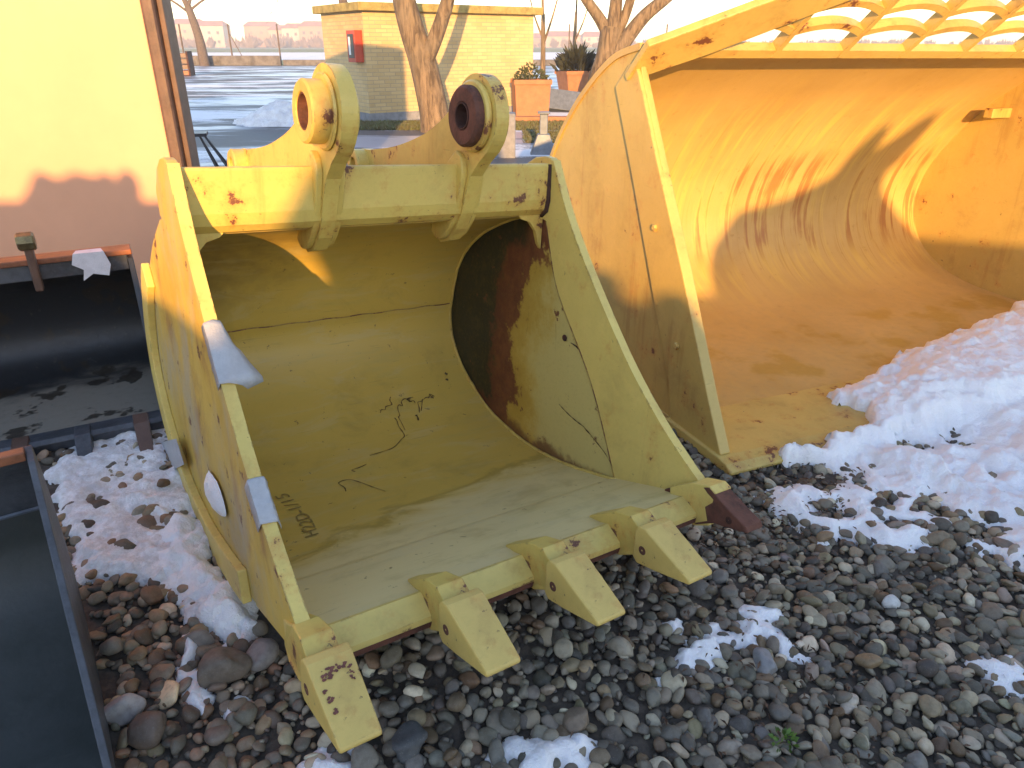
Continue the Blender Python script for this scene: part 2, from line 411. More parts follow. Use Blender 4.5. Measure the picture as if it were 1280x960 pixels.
def ground_mat():
    m, t, p = newmat('ground_soil_and_field'); b = NB(t); co = b.coord()
    sp = b.n('ShaderNodeSeparateXYZ', {0: co}); X, Y, Z = sp.outputs
    n = b.noise(co, 25, 8, 0.7); n2 = b.noise(co, 3, 5, 0.6)
    soil = b.mix(b.ramp(n, 0.35, 0.65), (0.045, 0.034, 0.026), (0.105, 0.080, 0.060))
    soil = b.mix(b.ramp(Y, 0.70, 0.55), soil, b.mix(b.ramp(n, 0.35, 0.65), (0.12, 0.115, 0.105), (0.24, 0.23, 0.21)))      # bare gravel yard behind the camera
    nf = b.noise(b.mapping(co, (0.004, 0.02, 1)), 1.0, 6, 0.6)
    field = b.mix(b.ramp(nf, 0.35, 0.6), (0.12, 0.17, 0.06), (0.20, 0.22, 0.10))
    ys = b.math('ADD', Y, b.math('MULTIPLY', b.math('SUBTRACT', nf, 0.5), 60))
    band = b.math('MULTIPLY', b.ramp(ys, 88, 94), b.ramp(ys, 190, 160))
    field = b.mix(band, field, (0.80, 0.80, 0.82))
    field = b.mix(b.math('MULTIPLY', b.ramp(nf, 0.58, 0.66), 0.7), field, (0.75, 0.75, 0.78))
    col = b.mix(b.ramp(Y, 62, 64), soil, field)
    b.link(col, p.inputs['Base Color']); p.inputs['Roughness'].default_value = 0.9
    b.link(b.bump(n, 0.5, 0.02), p.inputs['Normal']); return m

def yard_mat():
    m, t, p = newmat('icy_asphalt'); b = NB(t); co = b.coord()
    n = b.noise(co, 30, 6, 0.65); big = b.noise(b.mapping(co, (0.16, 0.42, 1)), 1.3, 6, 0.6, 0.4); big2 = b.noise(b.mapping(co, (0.10, 0.30, 1), loc=(5, 3, 0)), 1.5, 6, 0.62, 0.3)
    asph = b.mix(b.ramp(n, 0.35, 0.7), (0.075, 0.075, 0.08), (0.12, 0.11, 0.11))
    asph = b.mix(b.math('MULTIPLY', b.ramp(big2, 0.4, 0.6), 0.5), asph, (0.15, 0.12, 0.10))
    ice = b.ramp(big, 0.46, 0.55); sn = b.ramp(b.math('MULTIPLY_ADD', n, 0.12, big2), 0.60, 0.66)
    col = b.mix(b.math('MULTIPLY', ice, 0.75), asph, (0.40, 0.45, 0.55))
    col = b.mix(sn, col, (0.78, 0.79, 0.83))
    b.link(col, p.inputs['Base Color'])
    r = b.math('SUBTRACT', 0.62, b.math('MULTIPLY', ice, 0.30)); r = b.math('MULTIPLY_ADD', sn, 0.3, r); b.link(r, p.inputs['Roughness'])
    b.link(b.bump(n, 0.2, 0.01), p.inputs['Normal']); return m

def brick_mat():
    m, t, p = newmat('pale_brick'); b = NB(t); co = b.coord('UV')
    br = b.n('ShaderNodeTexBrick', {'Vector': co, 'Scale': 1.0, 'Brick Width': 0.26, 'Row Height': 0.075, 'Mortar Size': 0.009, 'Mortar Smooth': 0.2, 'Color1': (0.58, 0.42, 0.21, 1), 'Color2': (0.48, 0.33, 0.155, 1), 'Mortar': (0.38, 0.29, 0.18, 1)})
    n = b.noise(co, 1.3, 5, 0.6); n2 = b.noise(co, 25, 4, 0.6)
    col = b.mix(b.math('MULTIPLY', b.ramp(n, 0.35, 0.7), 0.35), br.outputs['Color'], (0.62, 0.47, 0.25))
    b.link(col, p.inputs['Base Color']); p.inputs['Roughness'].default_value = 0.88
    b.link(b.bump(b.math('MULTIPLY_ADD', n2, 0.3, b.math('SUBTRACT', 1.0, br.outputs['Fac'])), 0.5, 0.008), p.inputs['Normal']); return m

M['peach'] = plain('peach_painted_sheet', (0.74, 0.355, 0.215), 0.5, 0.05, 1.5, 0.03)
M['brown'] = plain('brown_steel', (0.13, 0.07, 0.05), 0.5, 0.25, 10, 0.15)
M['terracotta'] = plain('terracotta', (0.42, 0.175, 0.085), 0.8, 0.15, 6, 0.1)
def bark_mat():
    m, t, p = newmat('bark'); b = NB(t); co = b.coord()
    n = b.noise(b.mapping(co, (14, 14, 2.2)), 1.0, 8, 0.68, 0.6); n2 = b.noise(co, 45, 4, 0.6); n3 = b.noise(co, 1.5, 4, 0.6)
    c = b.mix(b.ramp(n, .35, .65), (0.075, 0.05, 0.03), (0.235, 0.165, 0.10)); c = b.mix(b.math('MULTIPLY', b.ramp(n3, .45, .65), .4), c, (0.17, 0.14, 0.10))
    b.link(c, p.inputs['Base Color']); p.inputs['Roughness'].default_value = .9; b.link(b.bump(b.math('MULTIPLY_ADD', n2, .3, n), .9, .03), p.inputs['Normal']); return m
M['bark'] = bark_mat()
M['bark_far'] = plain('grey_bark', (0.13, 0.10, 0.085), 0.9, 0.3, 10, 0.3)
M['roof'] = plain('ochre_roof_slab', (0.36, 0.28, 0.10), 0.85, 0.3, 6, 0.3)
M['red'] = plain('red_box_paint', (0.50, 0.055, 0.025), 0.45, 0.12, 10, 0.05)
M['grey'] = plain('grey_concrete', (0.24, 0.25, 0.27), 0.8, 0.2, 9, 0.2)
M['greymetal'] = plain('grey_blue_metal', (0.14, 0.17, 0.21), 0.5, 0.2, 9, 0.1, 0.3)
M['white'] = plain('white_paint', (0.75, 0.75, 0.75), 0.5, 0.05, 9, 0.05)
M['leaf'] = plain('shrub_leaf', (0.07, 0.085, 0.03), 0.6, 0.4, 9, 0.1)
M['leafdark'] = plain('dark_shrub_leaf', (0.035, 0.04, 0.022), 0.6, 0.4, 9, 0.1)
M['grass'] = plain('winter_grass', (0.13, 0.15, 0.05), 0.8, 0.4, 6, 0.3, 0, (0.16, 0.12, 0.06))
M['stone_wall'] = plain('low_wall_stone', (0.16, 0.15, 0.15), 0.9, 0.4, 2, 0.4)

# ------------------------------------------------------------------ setting
def grid_sheet(name, xs, ys, zf, mat, kind='structure'):
    Xg, Yg = np.meshgrid(xs, ys, indexing='ij'); Zg = zf(Xg, Yg)
    v = np.stack([Xg.ravel(), Yg.ravel(), Zg.ravel()], 1); ny = len(ys); f = []
    for i in range(len(xs) - 1):
        for j in range(ny - 1):
            a = i * ny + j; f.append((a, a + ny, a + ny + 1, a + 1))
    me = bpy.data.meshes.new(name); me.from_pydata(v.tolist(), [], f); me.update()
    return link(name, me, mat, kind=kind, smooth=True)

xs = np.concatenate([[-2500, -800, -300, -100, -40, -15, -8], np.arange(-5, 5.01, 0.1), [8, 15, 40, 100, 300, 800, 2500]])
ys = np.concatenate([[-60, -20, -8, -5], np.arange(-4, 8.01, 0.1), [12, 20, 40, 62, 64, 90, 160, 300, 700, 1500, 4000]])
grid_sheet('ground', xs, ys, lambda x, y: gz(x, y) + 0.012 * (fbm(x * 3, y * 3, 5) - 0.5) * (np.abs(x) < 6) * (y < 7), ground_mat())
yx = np.concatenate([np.linspace(-60, -6, 10), np.linspace(-5, 5, 21), np.linspace(6, 60, 10)])
yy = np.concatenate([np.linspace(4.75, 8.0, 14), np.linspace(9, 61, 20)])
grid_sheet('yard', yx, yy, lambda x, y: gz(x, y) + 0.012, yard_mat())

# ------------------------------------------------------------------ excavator bucket
WB = 1.302; TH = 0.030
BC = Vector((0.828, 0.556, -0.072)).normalized(); BB = (Vector((0, 0, 1)) - BC * BC.z).normalized(); BY = BB.cross(BC)   # across, up, backwards
BO = Vector((0.616, 1.905, 0.254)) - BC * WB
BASE = Vector((0.65, 0.85, -0.32))
def bworld(x, y, z): return BO + BC * x + BY * y + BB * z
bucket = empty('excavator_bucket', label='pale yellow toothed excavator bucket with two pin ears standing on the gravel', cat='excavator bucket',
               mw=frame_mat(BC, BY, BB, bworld(*BASE)))
def bpart(name, me, mat, parent=None, **kw):
    o = link(name, me, mat, parent or bucket, **kw)
    if parent is None: o.location = -BASE
    return o

FE = catmull([(.892, .872), (.785, .70), (.63, .515), (.405, .285), (.235, .145), (.11, .062), (0, 0)], 6)
WLN = catmull([(.905, .655), (.862, .54), (.79, .40), (.56, .133), (.377, -.178)], 5)
OUT = catmull([(.377, -.205), (.62, -.268), (.913, -.312), (1.24, -.278), (1.515, -.125), (1.632, .10), (1.555, .37), (1.385, .54), (1.15, .68)], 6)
front_poly = FE + [(-.012, -.055), (.06, -.10), (.37, -.200)] + WLN[::-1] + [(.99, .665), (1.10, .70), (1.115, .77), (1.06, .84), (1.0, .872), (.945, .882), (.91, .88)]
rear_poly = WLN[:-1] + OUT + [(1.10, .69), (.98, .66)]
for side, x0, x1 in (('l', 0.0, TH), ('r', WB - TH, WB)):
    bpart('side_cutter', prism('side_cutter', front_poly, x0, x1), M['yel_edge'] if side == 'r' else M['side_l'], bevel=0.004,
          label='front edge plate of the right side' if side == 'r' else 'stained front edge plate of the left side')
    bpart('side_plate', prism('side_plate', rear_poly, x0 + .006, x1 - .006), M['side_r'] if side == 'r' else M['side_l'],
          label='right side plate rusted brown and black inside' if side == 'r' else None)
    xi = x1 - .004 if side == 'l' else x0 + .0045
    v, f = tube('w', [(xi, y, z) for y, z in WLN], .0055, 6); bpart('weld_seam', pyd('weld_seam', v, f), M['seam'] if side == 'r' else M['yel'], smooth=True)
    # wear strip hugging the outside of the heel
    k0, k1 = 4, 42; outer = [np.array(p) for p in OUT[2:40]]
    inn = offset2(outer, -0.085); inn = [tuple(q) for q in inn]; outr = [tuple(q) for q in offset2(outer, 0.012)]
    xa, xb = (-.020, .006) if side == 'l' else (WB - .006, WB + .020)
    bpart('wear_strip', prism('wear_strip', outr + inn[::-1], xa, xb), M['yel_edge'], bevel=0.004)
    # pale rim along the plate's front edge
    FEo = [tuple(q) for q in offset2(FE, -.003)]; FEi = [tuple(q) for q in offset2(FE, .004)]
    bpart('edge_rim', prism('edge_rim', FEo + FEi[::-1], x0 - .0012, x1 + .0012), M['yel_edge'])
v, f = tube('w', [(WB - TH - .004, y, z) for y, z in ((.905, .858), (.896, .73), (.905, .695), (.935, .672))], .010, 6); bpart('weld_seam', pyd('weld_seam', v, f), M['rust_dark'], smooth=True)
SH_UP = catmull([(.95, .668), (1.13, .620), (1.363, .509), (1.523, .351), (1.588, .150)], 8)
SH_LO = catmull([(1.589, .150), (1.598, .10), (1.575, .0), (1.494, -.105), (1.38, -.180), (1.233, -.243), (1.08, -.270), (.913, -.278), (.75, -.262), (.596, -.233), (.375, -.171)], 7)
bpart('back_shell', sheet('back_shell', SH_UP, -.022, TH - .012, WB - TH + .012, 3), M['shell'], smooth=30)
bpart('bottom_shell', sheet('bottom_shell', [(y - .004 * (y > 1.4), z) for y, z in SH_LO], -.026, TH - .014, WB - TH + .014, 3), M['shell'], smooth=30)
v, f = tube('w', [(x, 1.586, .150 + .002 * math.sin(x * 40)) for x in np.linspace(TH, WB - TH, 40)], .0028, 6); bpart('weld_seam', pyd('weld_seam', v, f), M['seam'], smooth=True)
# rough weld bead where the shell meets the right side plate
bead = [(WB - TH - .002 + .0008 * math.sin(k * 1.7), y - .002, z + .002) for k, (y, z) in enumerate(SH_UP[4:] + SH_LO[1:])]
v, f = tube('w', bead, [.0055 + .003 * (fbm(np.array(k * .37), np.array(0.5), 3, 2)) for k in range(len(bead))], 6); bpart('weld_seam', pyd('weld_seam', v, f), M['yel'], smooth=True)
lip = [(.40, -.176), (.372, -.163), (.185, -.098), (.045, -.050), (-.012, -.078), (-.020, -.100), (.01, -.113), (.40, -.222)]
bpart('cutting_edge', prism('cutting_edge', lip, TH - .010, WB - TH + .010), M['shell'], bevel=0.003)
# brighter painted bevel strip on the lip's front, with its rusty underside
bpart('edge_bevel', prism('edge_bevel', [(.050, -.0505), (-.0125, -.0745), (-.024, -.088), (-.020, -.075), (-.008, -.068), (.040, -.0465)], TH + .002, WB - TH - .002), M['yel_edge'])
bpart('edge_underside', prism('edge_underside', [(-.0225, -.090), (-.0225, -.106), (.008, -.1185), (.012, -.110), (-.014, -.100)], TH + .002, WB - TH - .002), M['rust'])
beam = [(.900, .862), (.897, .735), (.904, .700), (.925, .678), (.965, .664), (1.13, .628), (1.19, .650), (1.12, .735), (.935, .858)]
bpart('torque_tube', prism('torque_tube', beam, TH - .012, WB - TH + .012), M['yel_beam'], bevel=0.010)
for s, xc in ((1, TH - .004), (-1, WB - TH + .004)):
    pts = [(0, .70), (.115, .70), (.108, .672), (.098, .662), (.06, .650), (.03, .615), (.014, .565), (0, .545)]
    me = pyd('gusset', [(xc + s * u, .93, z) for u, z in pts] + [(xc + s * u, .950, z) for u, z in pts],
             [tuple(range(8)), tuple(range(15, 7, -1))] + [(i, i + 8, (i + 1) % 8 + 8, (i + 1) % 8) for i in range(8)])
    bpart('corner_gusset', me, M['yel'], bevel=0.002)

# pin ears
CY, CZ, ER = .835, 1.015, .126
def ear(x0, x1, hole):
    o = [(1.09, .60), (1.04, .575), (.985, .592), (.935, .640), (.898, .70), (.872, .78), (.850, .83), (.800, .88), (.755, .915)] + circ(CY, CZ, ER, 225, 35, 24) + \
        catmull([(.965, 1.045), (1.06, .985), (1.20, .925), (1.42, .866), (1.66, .828)], 4) + circ(1.72, .765, .062, 100, -80, 8) + \
        [(1.70, .62), (1.65, .36), (1.565, .375), (1.40, .545), (1.15, .66)]
    # keyhole: cut the pin bore out of the plate
    h = circ(CY, CZ, hole, 35, 395, 24)
    k = next(i for i, p in enumerate(o) if abs(p[0] - (CY + ER * math.cos(R(35)))) < 1e-3 and abs(p[1] - (CZ + ER * math.sin(R(35)))) < 1e-3)
    poly = o[:k + 1] + h[::1] + [o[k]] + o[k + 1:]
    return prism('ear_plate', poly, x0, x1)
def ring(x0, x1, ri, ro, ch=.006): return [(x0 + ch, ro), (x1 - ch, ro), (x1, ro - ch), (x1, ri + ch * .5), (x1 - ch * .5, ri), (x0 + ch * .5, ri), (x0, ri + ch * .5), (x0, ro - ch)]
for k, (xa, xb) in enumerate(((.415, .462), (.905, .952))):
    hole = .050 if k == 0 else .045
    ep = bpart('pin_ear', ear(xa, xb, hole), M['yel_beam'], label='left ear with yellow pin boss' if k == 0 else 'right ear with rusty bare bush')
    def er(name, r, mat, cy=CY, cz=CZ):
        o = link(name, lathe_x(name, r), mat, ep, smooth=35); o.location = (0, cy, cz); return o
    if k == 0:
        er('pin_boss', ring(xa - .066, xa + .002, .050, .085), M['yel']); er('collar', ring(xa - .012, xa + .001, .080, .104), M['yel'])
        er('bore_sleeve', ring(xa - .062, xb + .012, .045, .0495, .001), M['rust'])
        er('pin_boss', ring(xb - .002, xb + .018, .050, .098), M['yel'])
    else:
        er('collar', ring(xa - .020, xa + .001, .085, .108), M['yel']); er('bush', ring(xa - .048, xa - .012, .041, .092, .008), M['rust'])
        er('bore_sleeve', ring(xa - .050, xb + .015, .036, .0405, .001), M['rust_dark'])
        er('pin_boss', ring(xb - .002, xb + .020, .045, .098), M['yel'])
        gn = link('grease_nipple', lathe_x('grease_nipple', ring(0, .02, .002, .008, .002), 10), M['greymetal'], ep); gn.location = (xb + .020, CY - .04, CZ + .03)
    er('link_boss', ring(xa - .05, xb + .05, .028, .060), M['yel'], 1.72, .765)
    # doubler pads where the ear wraps round the tube
    for xs_, w_ in ((xa - .022, .023), (xb - .001, .023)):
        pts = catmull([(1.075, .612), (1.035, .590), (.988, .603), (.940, .650), (.905, .705), (.880, .785), (.868, .840), (.880, .885), (.915, .905)], 3) + [(.97, .86), (.99, .72), (1.06, .66)]
        link('doubler_pad', prism('doubler_pad', pts, xs_, xs_ + w_), M['yel_beam'], ep, bevel=0.005)

# teeth and adapters
TOOTH = [(-.088, .020), (-.100, .036), (-.122, .038), (-.286, -.018), (-.292, -.026), (-.288, -.034), (-.170, -.066), (-.108, -.080), (-.090, -.066)]
def tooth_mesh():
    L = []
    for s in (-1, 1):
        for y, z in TOOTH:
            t = (y + .09) / -.2; L.append((s * (.050 - .006 * max(t, 0)), y, z))
    n = len(TOOTH)
    return pyd('tooth', L, [tuple(range(n)), tuple(range(2 * n - 1, n - 1, -1))] + [(i, i + n, (i + 1) % n + n, (i + 1) % n) for i in range(n)])
def adapter_mesh(bare=False):
    P = [(.135, -.076), (.06, -.022), (.015, .012), (-.05, .034), (-.089, .018), (-.14, .0), (-.20, -.018) if bare else (-.15, -.01), (-.21, -.035) if bare else (-.15, -.05), (-.13, -.06), (-.09, -.070), (-.03, -.110), (.05, -.140), (.12, -.158)]
    L = []
    for s in (-1, 1):
        for y, z in P:
            wv = .030 if y > -.02 else .036
            if y > .10: wv = .018
            L.append((s * wv, y, z))
    n = len(P)
    return pyd('tooth_adapter', L, [tuple(range(n)), tuple(range(2 * n - 1, n - 1, -1))] + [(i, i + n, (i + 1) % n + n, (i + 1) % n) for i in range(n)])
tm, am, amr = tooth_mesh(), adapter_mesh(), adapter_mesh(True)
pin_me = lathe_x('tooth_pin', ring(-.0495, .0495, .002, .0145, .002), 14)
for k, x in enumerate((.022, .345, .65, .955, 1.275)):
    last = k == 4
    ad = link('tooth_adapter', amr if last else am, M['rust'] if last else M['yel'], bucket, bevel=0.004, label='bare rust-brown adapter without its tooth' if last else None)
    ad.location = Vector((x, 0, 0)) - BASE
    if k == 0: ad.rotation_euler = (0.10, 0, 0)
    if last:
        for sx in (-.037,):
            h = link('pin_hole', lathe_x('pin_hole', ring(sx, sx + .006, .002, .012, .001), 14), M['rust_dark'], ad); h.location = (0, -.14, -.03)
        # painted base of the last adapter
        b2 = link('painted_base', prism('painted_base', [(.10, -.045), (.015, .016), (-.05, .038), (-.075, .028), (-.072, -.09), (-.02, -.12), (.08, -.13)], -.034, .038), M['yel_edge'], ad, bevel=0.003)
        continue
    t = bpart('tooth', tm, M['yel_tooth'], bevel=0.005, label='nearest tooth with maroon scuffed paint' if k == 0 else None); t.location = Vector((x, 0, 0)) - BASE
    if k == 0: t.rotation_euler = (0.10, 0, 0)
    pn = link('tooth_pin', pin_me, M['rust'], t); pn.location = (0, -.122, -.030)
    if k == 0:
        sc = []; rq = random.Random(2)
        for (u0, u1, v0, v1, n_) in ((-.026, .024, .022, .034, 30), (-.028, -.010, .032, .044, 22), (-.034, -.028, .060, .068, 6), (-.032, -.024, .078, .088, 9), (-.031, -.022, .102, .112, 9), (.026, .034, .030, .062, 16)):
            for _ in range(n_):
                cu_, cv_ = rq.uniform(u0, u1), rq.uniform(v0, v1); m_ = rq.randint(5, 7); rr_ = rq.uniform(.0012, .0045)
                q = [(cu_ + rr_ * rq.uniform(.5, 1.6) * math.cos(6.283 * t_ / m_), cv_ + rr_ * rq.uniform(.4, 1.1) * math.sin(6.283 * t_ / m_)) for t_ in range(m_)]
                sc.append(([(u, -.122 - v_ * math.cos(.33), .0385 + .0012 + .0003 * rq.random() - v_ * math.tan(.329) * math.cos(.33)) for u, v_ in q], [tuple(range(m_))]))
        v, f = join(sc); link('scuffed_paint', pyd('scuffed_paint', v, f), plain('maroon_scuff', (0.20, 0.06, 0.04), 0.7, 0.3, 60, 0.1), t)

for pts in ([(.735, -.02), (.68, -.035), (.62, -.045), (.56, -.05), (.50, -.07), (.44, -.095), (.39, -.13)], [(.80, .30), (.79, .24), (.785, .18)], [(.98, .34), (.975, .24), (.985, .17)], [(.70, .245), (.66, .24), (.61, .22)]):
    pts = catmull(pts, 4); rib = []
    for i, (y, z) in enumerate(pts):
        ww = .0035 * (.3 + 1.1 * random.random()) * (1 - .6 * abs(2 * i / len(pts) - .7)); xx = WB - TH + (.003 if y > .56 else -.0025) - .0005
        rib += [(xx, y, z - ww), (xx, y, z + ww)]
    bpart('scratch', pyd('scratch', rib, [(2 * i, 2 * i + 1, 2 * i + 3, 2 * i + 2) for i in range(len(pts) - 1)]), M['rust_dark'])
# small lifting hole and pin in the right plate
o = bpart('plate_hole', lathe_x('plate_hole', ring(0, .004, .001, .013, .001), 14), M['rust_dark']); o.location = Vector((WB - TH - .002, .735, .253)) - BASE

# duct tape on the left edge plate
def edge_pt(t):
    i = t * (len(FE) - 1); k = min(int(i), len(FE) - 2); a = i - k
    return np.array(FE[k]) * (1 - a) + np.array(FE[k + 1]) * a
def tape(t0, t1, back, flap, jag, mat=None, name='duct_tape'):
    n = 12; rows = []
    for k in range(n + 1):
        t = t0 + (t1 - t0) * k / n; p = edge_pt(t); d = edge_pt(min(t + .02, 1)) - edge_pt(max(t - .02, 0)); d /= np.linalg.norm(d)
        inn = np.array([-d[1], d[0]]);  inn = inn if inn[0] > 0 else -inn       # towards the back of the plate
        j = jag * (random.random() - .5)
        e = p - inn * .0085
        r_ = [(-.005, *(p + inn * (back + j))), (-.005, *(e)), (TH * .5, *(e - inn * .001)), (TH + .004, *e)]
        fl = flap(k / n)
        if fl > 0: r_ += [(TH + .004 + fl * .5, *(e + inn * .004 + np.array([0, -.006]))), (TH + .004 + fl, *(e + inn * .012 + np.array([0, -.02])))]
        else: r_ += [(TH + .004, *(p + inn * .010)), (TH + .004, *(p + inn * .014))]
        rows.append(r_)
    v = [q for r_ in rows for q in r_]; m_ = 6; f = [(i * m_ + j, i * m_ + j + 1, (i + 1) * m_ + j + 1, (i + 1) * m_ + j) for i in range(n) for j in range(m_ - 1)]
    v = [(x + random.uniform(-.0015, .0015) * (x > .02), y + random.uniform(-.003, .003), z + random.uniform(-.003, .003)) for x, y, z in v]
    o = bpart(name, pyd(name, v, f), mat or M['tape'], smooth=40)
    md = o.modifiers.new('thick', 'SOLIDIFY'); md.thickness = .0012
    return o
tape(.335, .425, .032, lambda u: .012 + .060 * min(1, u * 1.25) ** 1.3 if u < .93 else .03, .012)
tape(.575, .675, .045, lambda u: .010, .004)
# tape on the wear strip
me = pyd('t', [(-.024, 1.582, -0.267), (-.024, 1.199, -0.075), (-.024, 1.099, -0.126), (-.024, 1.427, -0.318)], [(0, 1, 2, 3)])
o = bpart('duct_tape', me, M['tape']); md = o.modifiers.new('thick', 'SOLIDIFY'); md.thickness = .002

# chalked number and scuff marks on the bottom plate
SLO = np.array(SH_LO[::-1])
def zfloor(y): return float(np.interp(y, SLO[:, 0], SLO[:, 1]))
cu = bpy.data.curves.new('lettering', 'FONT'); cu.body = 'H22D-1/15'; cu.size = .075; cu.resolution_u = 3
to = bpy.data.objects.new('lettering_tmp', cu); COL.objects.link(to)
bpy.context.view_layer.update()
tme = bpy.data.meshes.new_from_object(to.evaluated_get(bpy.context.evaluated_depsgraph_get()))
bpy.data.objects.remove(to)
bm = bmesh.new(); bm.from_mesh(tme); bmesh.ops.triangulate(bm, faces=bm.faces)
wx = max(v_.co.x for v_ in bm.verts)
for v_ in bm.verts:
    u = v_.co.x / wx; y = .665 + u * .335; x = .258 + .020 * math.sin(u * 3) - v_.co.y * 0.85 + .02
    v_.co = (x, y, zfloor(y) + .0035)
bm.to_mesh(tme); bm.free()
bpart('handwritten_number', tme, plain('pencil_mark', (0.33, 0.225, 0.065), 0.7, 0.2, 60, 0.0))
MARKS = [[(0.867, 1.388), (0.856, 1.371), (0.856, 1.351), (0.826, 1.347), (0.816, 1.333), (0.8, 1.337), (0.79, 1.322)],
 [(0.965, 1.365), (0.931, 1.362), (0.948, 1.344), (0.926, 1.366), (0.902, 1.354), (0.899, 1.335), (0.883, 1.342), (0.87, 1.321), (0.864, 1.29), (0.854, 1.282), (0.853, 1.254), (0.847, 1.204)],
 [(0.836, 1.283), (0.839, 1.263), (0.832, 1.236), (0.831, 1.178), (0.805, 1.156), (0.755, 1.118), (0.706, 1.108), (0.644, 1.103)],
 [(0.609, 1.054), (0.577, 1.044), (0.543, 1.04), (0.55, 1.024)],
 [(1.062, 1.348), (1.044, 1.365), (1.046, 1.344), (1.024, 1.352), (0.994, 1.338), (0.973, 1.336), (0.965, 1.307), (0.953, 1.283)],
 [(1.001, 1.347), (0.983, 1.317), (0.966, 1.29)], [(0.933, 1.275), (0.934, 1.258), (0.928, 1.243)],
 [(0.468, 0.914), (0.474, 0.942), (0.467, 0.981), (0.508, 0.985), (0.534, 0.955), (0.56, 0.905), (0.589, 0.841)],
 [(1.168, 1.451), (1.177, 1.442)], [(1.155, 1.42), (1.168, 1.418)],
 [(0.935, 1.357), (0.953, 1.367), (0.936, 1.347), (0.957, 1.349), (0.96, 1.335)], [(1.027, 1.345), (1.045, 1.355), (1.051, 1.34), (1.055, 1.36)]]
for k, mk in enumerate(MARKS):
    wd = .0016 if k not in (8, 9, 6) else .004
    pts = catmull(mk, 4); rib = []; fl = []
    for i, (x, y) in enumerate(pts):
        a = pts[max(i - 1, 0)]; c_ = pts[min(i + 1, len(pts) - 1)]; d = np.array(c_) - np.array(a); L_ = np.linalg.norm(d) or 1; nn = np.array([-d[1], d[0]]) / L_
        ww = wd * (.5 + random.random())
        for s in (-1, 1):
            q = np.array([x, y]) + nn * ww * s; rib.append((q[0], q[1] - .004 * (q[1] > 1.4), zfloor(q[1]) + .0035 + .002 * (y > 1.2)))
    fl = [(2 * i, 2 * i + 1, 2 * i + 3, 2 * i + 2) for i in range(len(pts) - 1)]
    bpart('scuff_mark', pyd('scuff_mark', rib, fl), M['mark'])

# ------------------------------------------------------------------ loader bucket
LS = 1.05; LW = 3.15
LC = Vector((0.925, 0.379, -0.006)).normalized(); LB = (Vector((0, 0, 1)) - LC * LC.z).normalized(); LY = LB.cross(LC)
LO = Vector((0.877, 2.562, -0.0435))
loader = empty('loader_bucket', label='huge orange-yellow wheel loader bucket with wavy bar guard on top', cat='loader bucket', mw=frame_mat(LC, LY, LB, LO))
def S(pts): return [(y * LS, z * LS) for y, z in pts]
def lpart(name, me, mat, **kw): return link(name, me, mat, loader, **kw)
lprof = catmull(S([(.835, 1.452), (1.05, 1.405), (1.28, 1.275), (1.47, 1.12), (1.63, .94), (1.78, .70), (1.82, .46), (1.72, .23), (1.50, .08), (1.22, .015), (.8, 0), (.35, 0)]), 8)
lpart('shell', sheet('shell', lprof, -.028, -.010, LW, 5), M['load_in'], smooth=30)
lfront = S([(0.004, .012), (.121, .20), (.379, .645), (.631, 1.045), (.824, 1.365), (.86, 1.405), (.90, 1.40), (1.005, 1.305), (.80, .93), (.56, .47), (.395, .165), (.365, .06), (.35, -.02), (.1, -.012)])
lrear = S([(.86, 1.46), (1.06, 1.41), (1.29, 1.285), (1.50, 1.13), (1.66, .95), (1.81, .71), (1.855, .46), (1.75, .205), (1.52, .045), (1.22, -.025), (.8, -.04), (.42, -.045), (.30, -.02), (.12, .16), (.36, .60), (.60, 1.0), (.81, 1.35)])
for s, x0 in ((1, 0.0), (-1, LW)):
    a_, b_ = (-.002, .024) if s > 0 else (LW - .024, LW + .002)
    lpart('side_plate', prism('side_plate', lrear, a_, b_), M['load'], bevel=0.004)
    a_, b_ = (-.018, .034) if s > 0 else (LW - .034, LW + .018)
    lpart('side_edge_plate', prism('side_edge_plate', lfront, a_, b_), M['load'], bevel=0.005)
v, f = tube('w', [(-.004, y * LS, z * LS) for y, z in ((.90, 1.395), (1.008, 1.305), (.803, .93), (.563, .47), (.398, .165), (.368, .06))], .007, 6); lpart('weld_seam', pyd('weld_seam', v, f), M['rust_dark'])
lip2 = S([(.37, .004), (.0, .010), (-.05, .004), (-.085, -.016), (-.08, -.034), (.37, -.036)])
lpart('cutting_edge', prism('cutting_edge', lip2, -.035, LW + .035), M['load_edge'], bevel=0.006)
lpart('heel_strip', prism('heel_strip', S([(.30, -.05), (.42, -.075), (1.2, -.062), (1.5, .02), (1.49, .045), (1.2, -.03), (.42, -.045)]), -.01, LW), M['rust'])
bolt = lathe_x('bolt', ring(-.012, .004, .002, .016, .003), 6)
for (y, z) in ((.60, .78), (.36, .34)):
    o = lpart('bolt', bolt, M['load_edge']); o.location = (-.018, y * LS, z * LS)
lpart('corner_tab', box('corner_tab', LW - .20, LW - .02, 1.36, 1.42, 1.13, 1.19), M['load'], bevel=0.004)
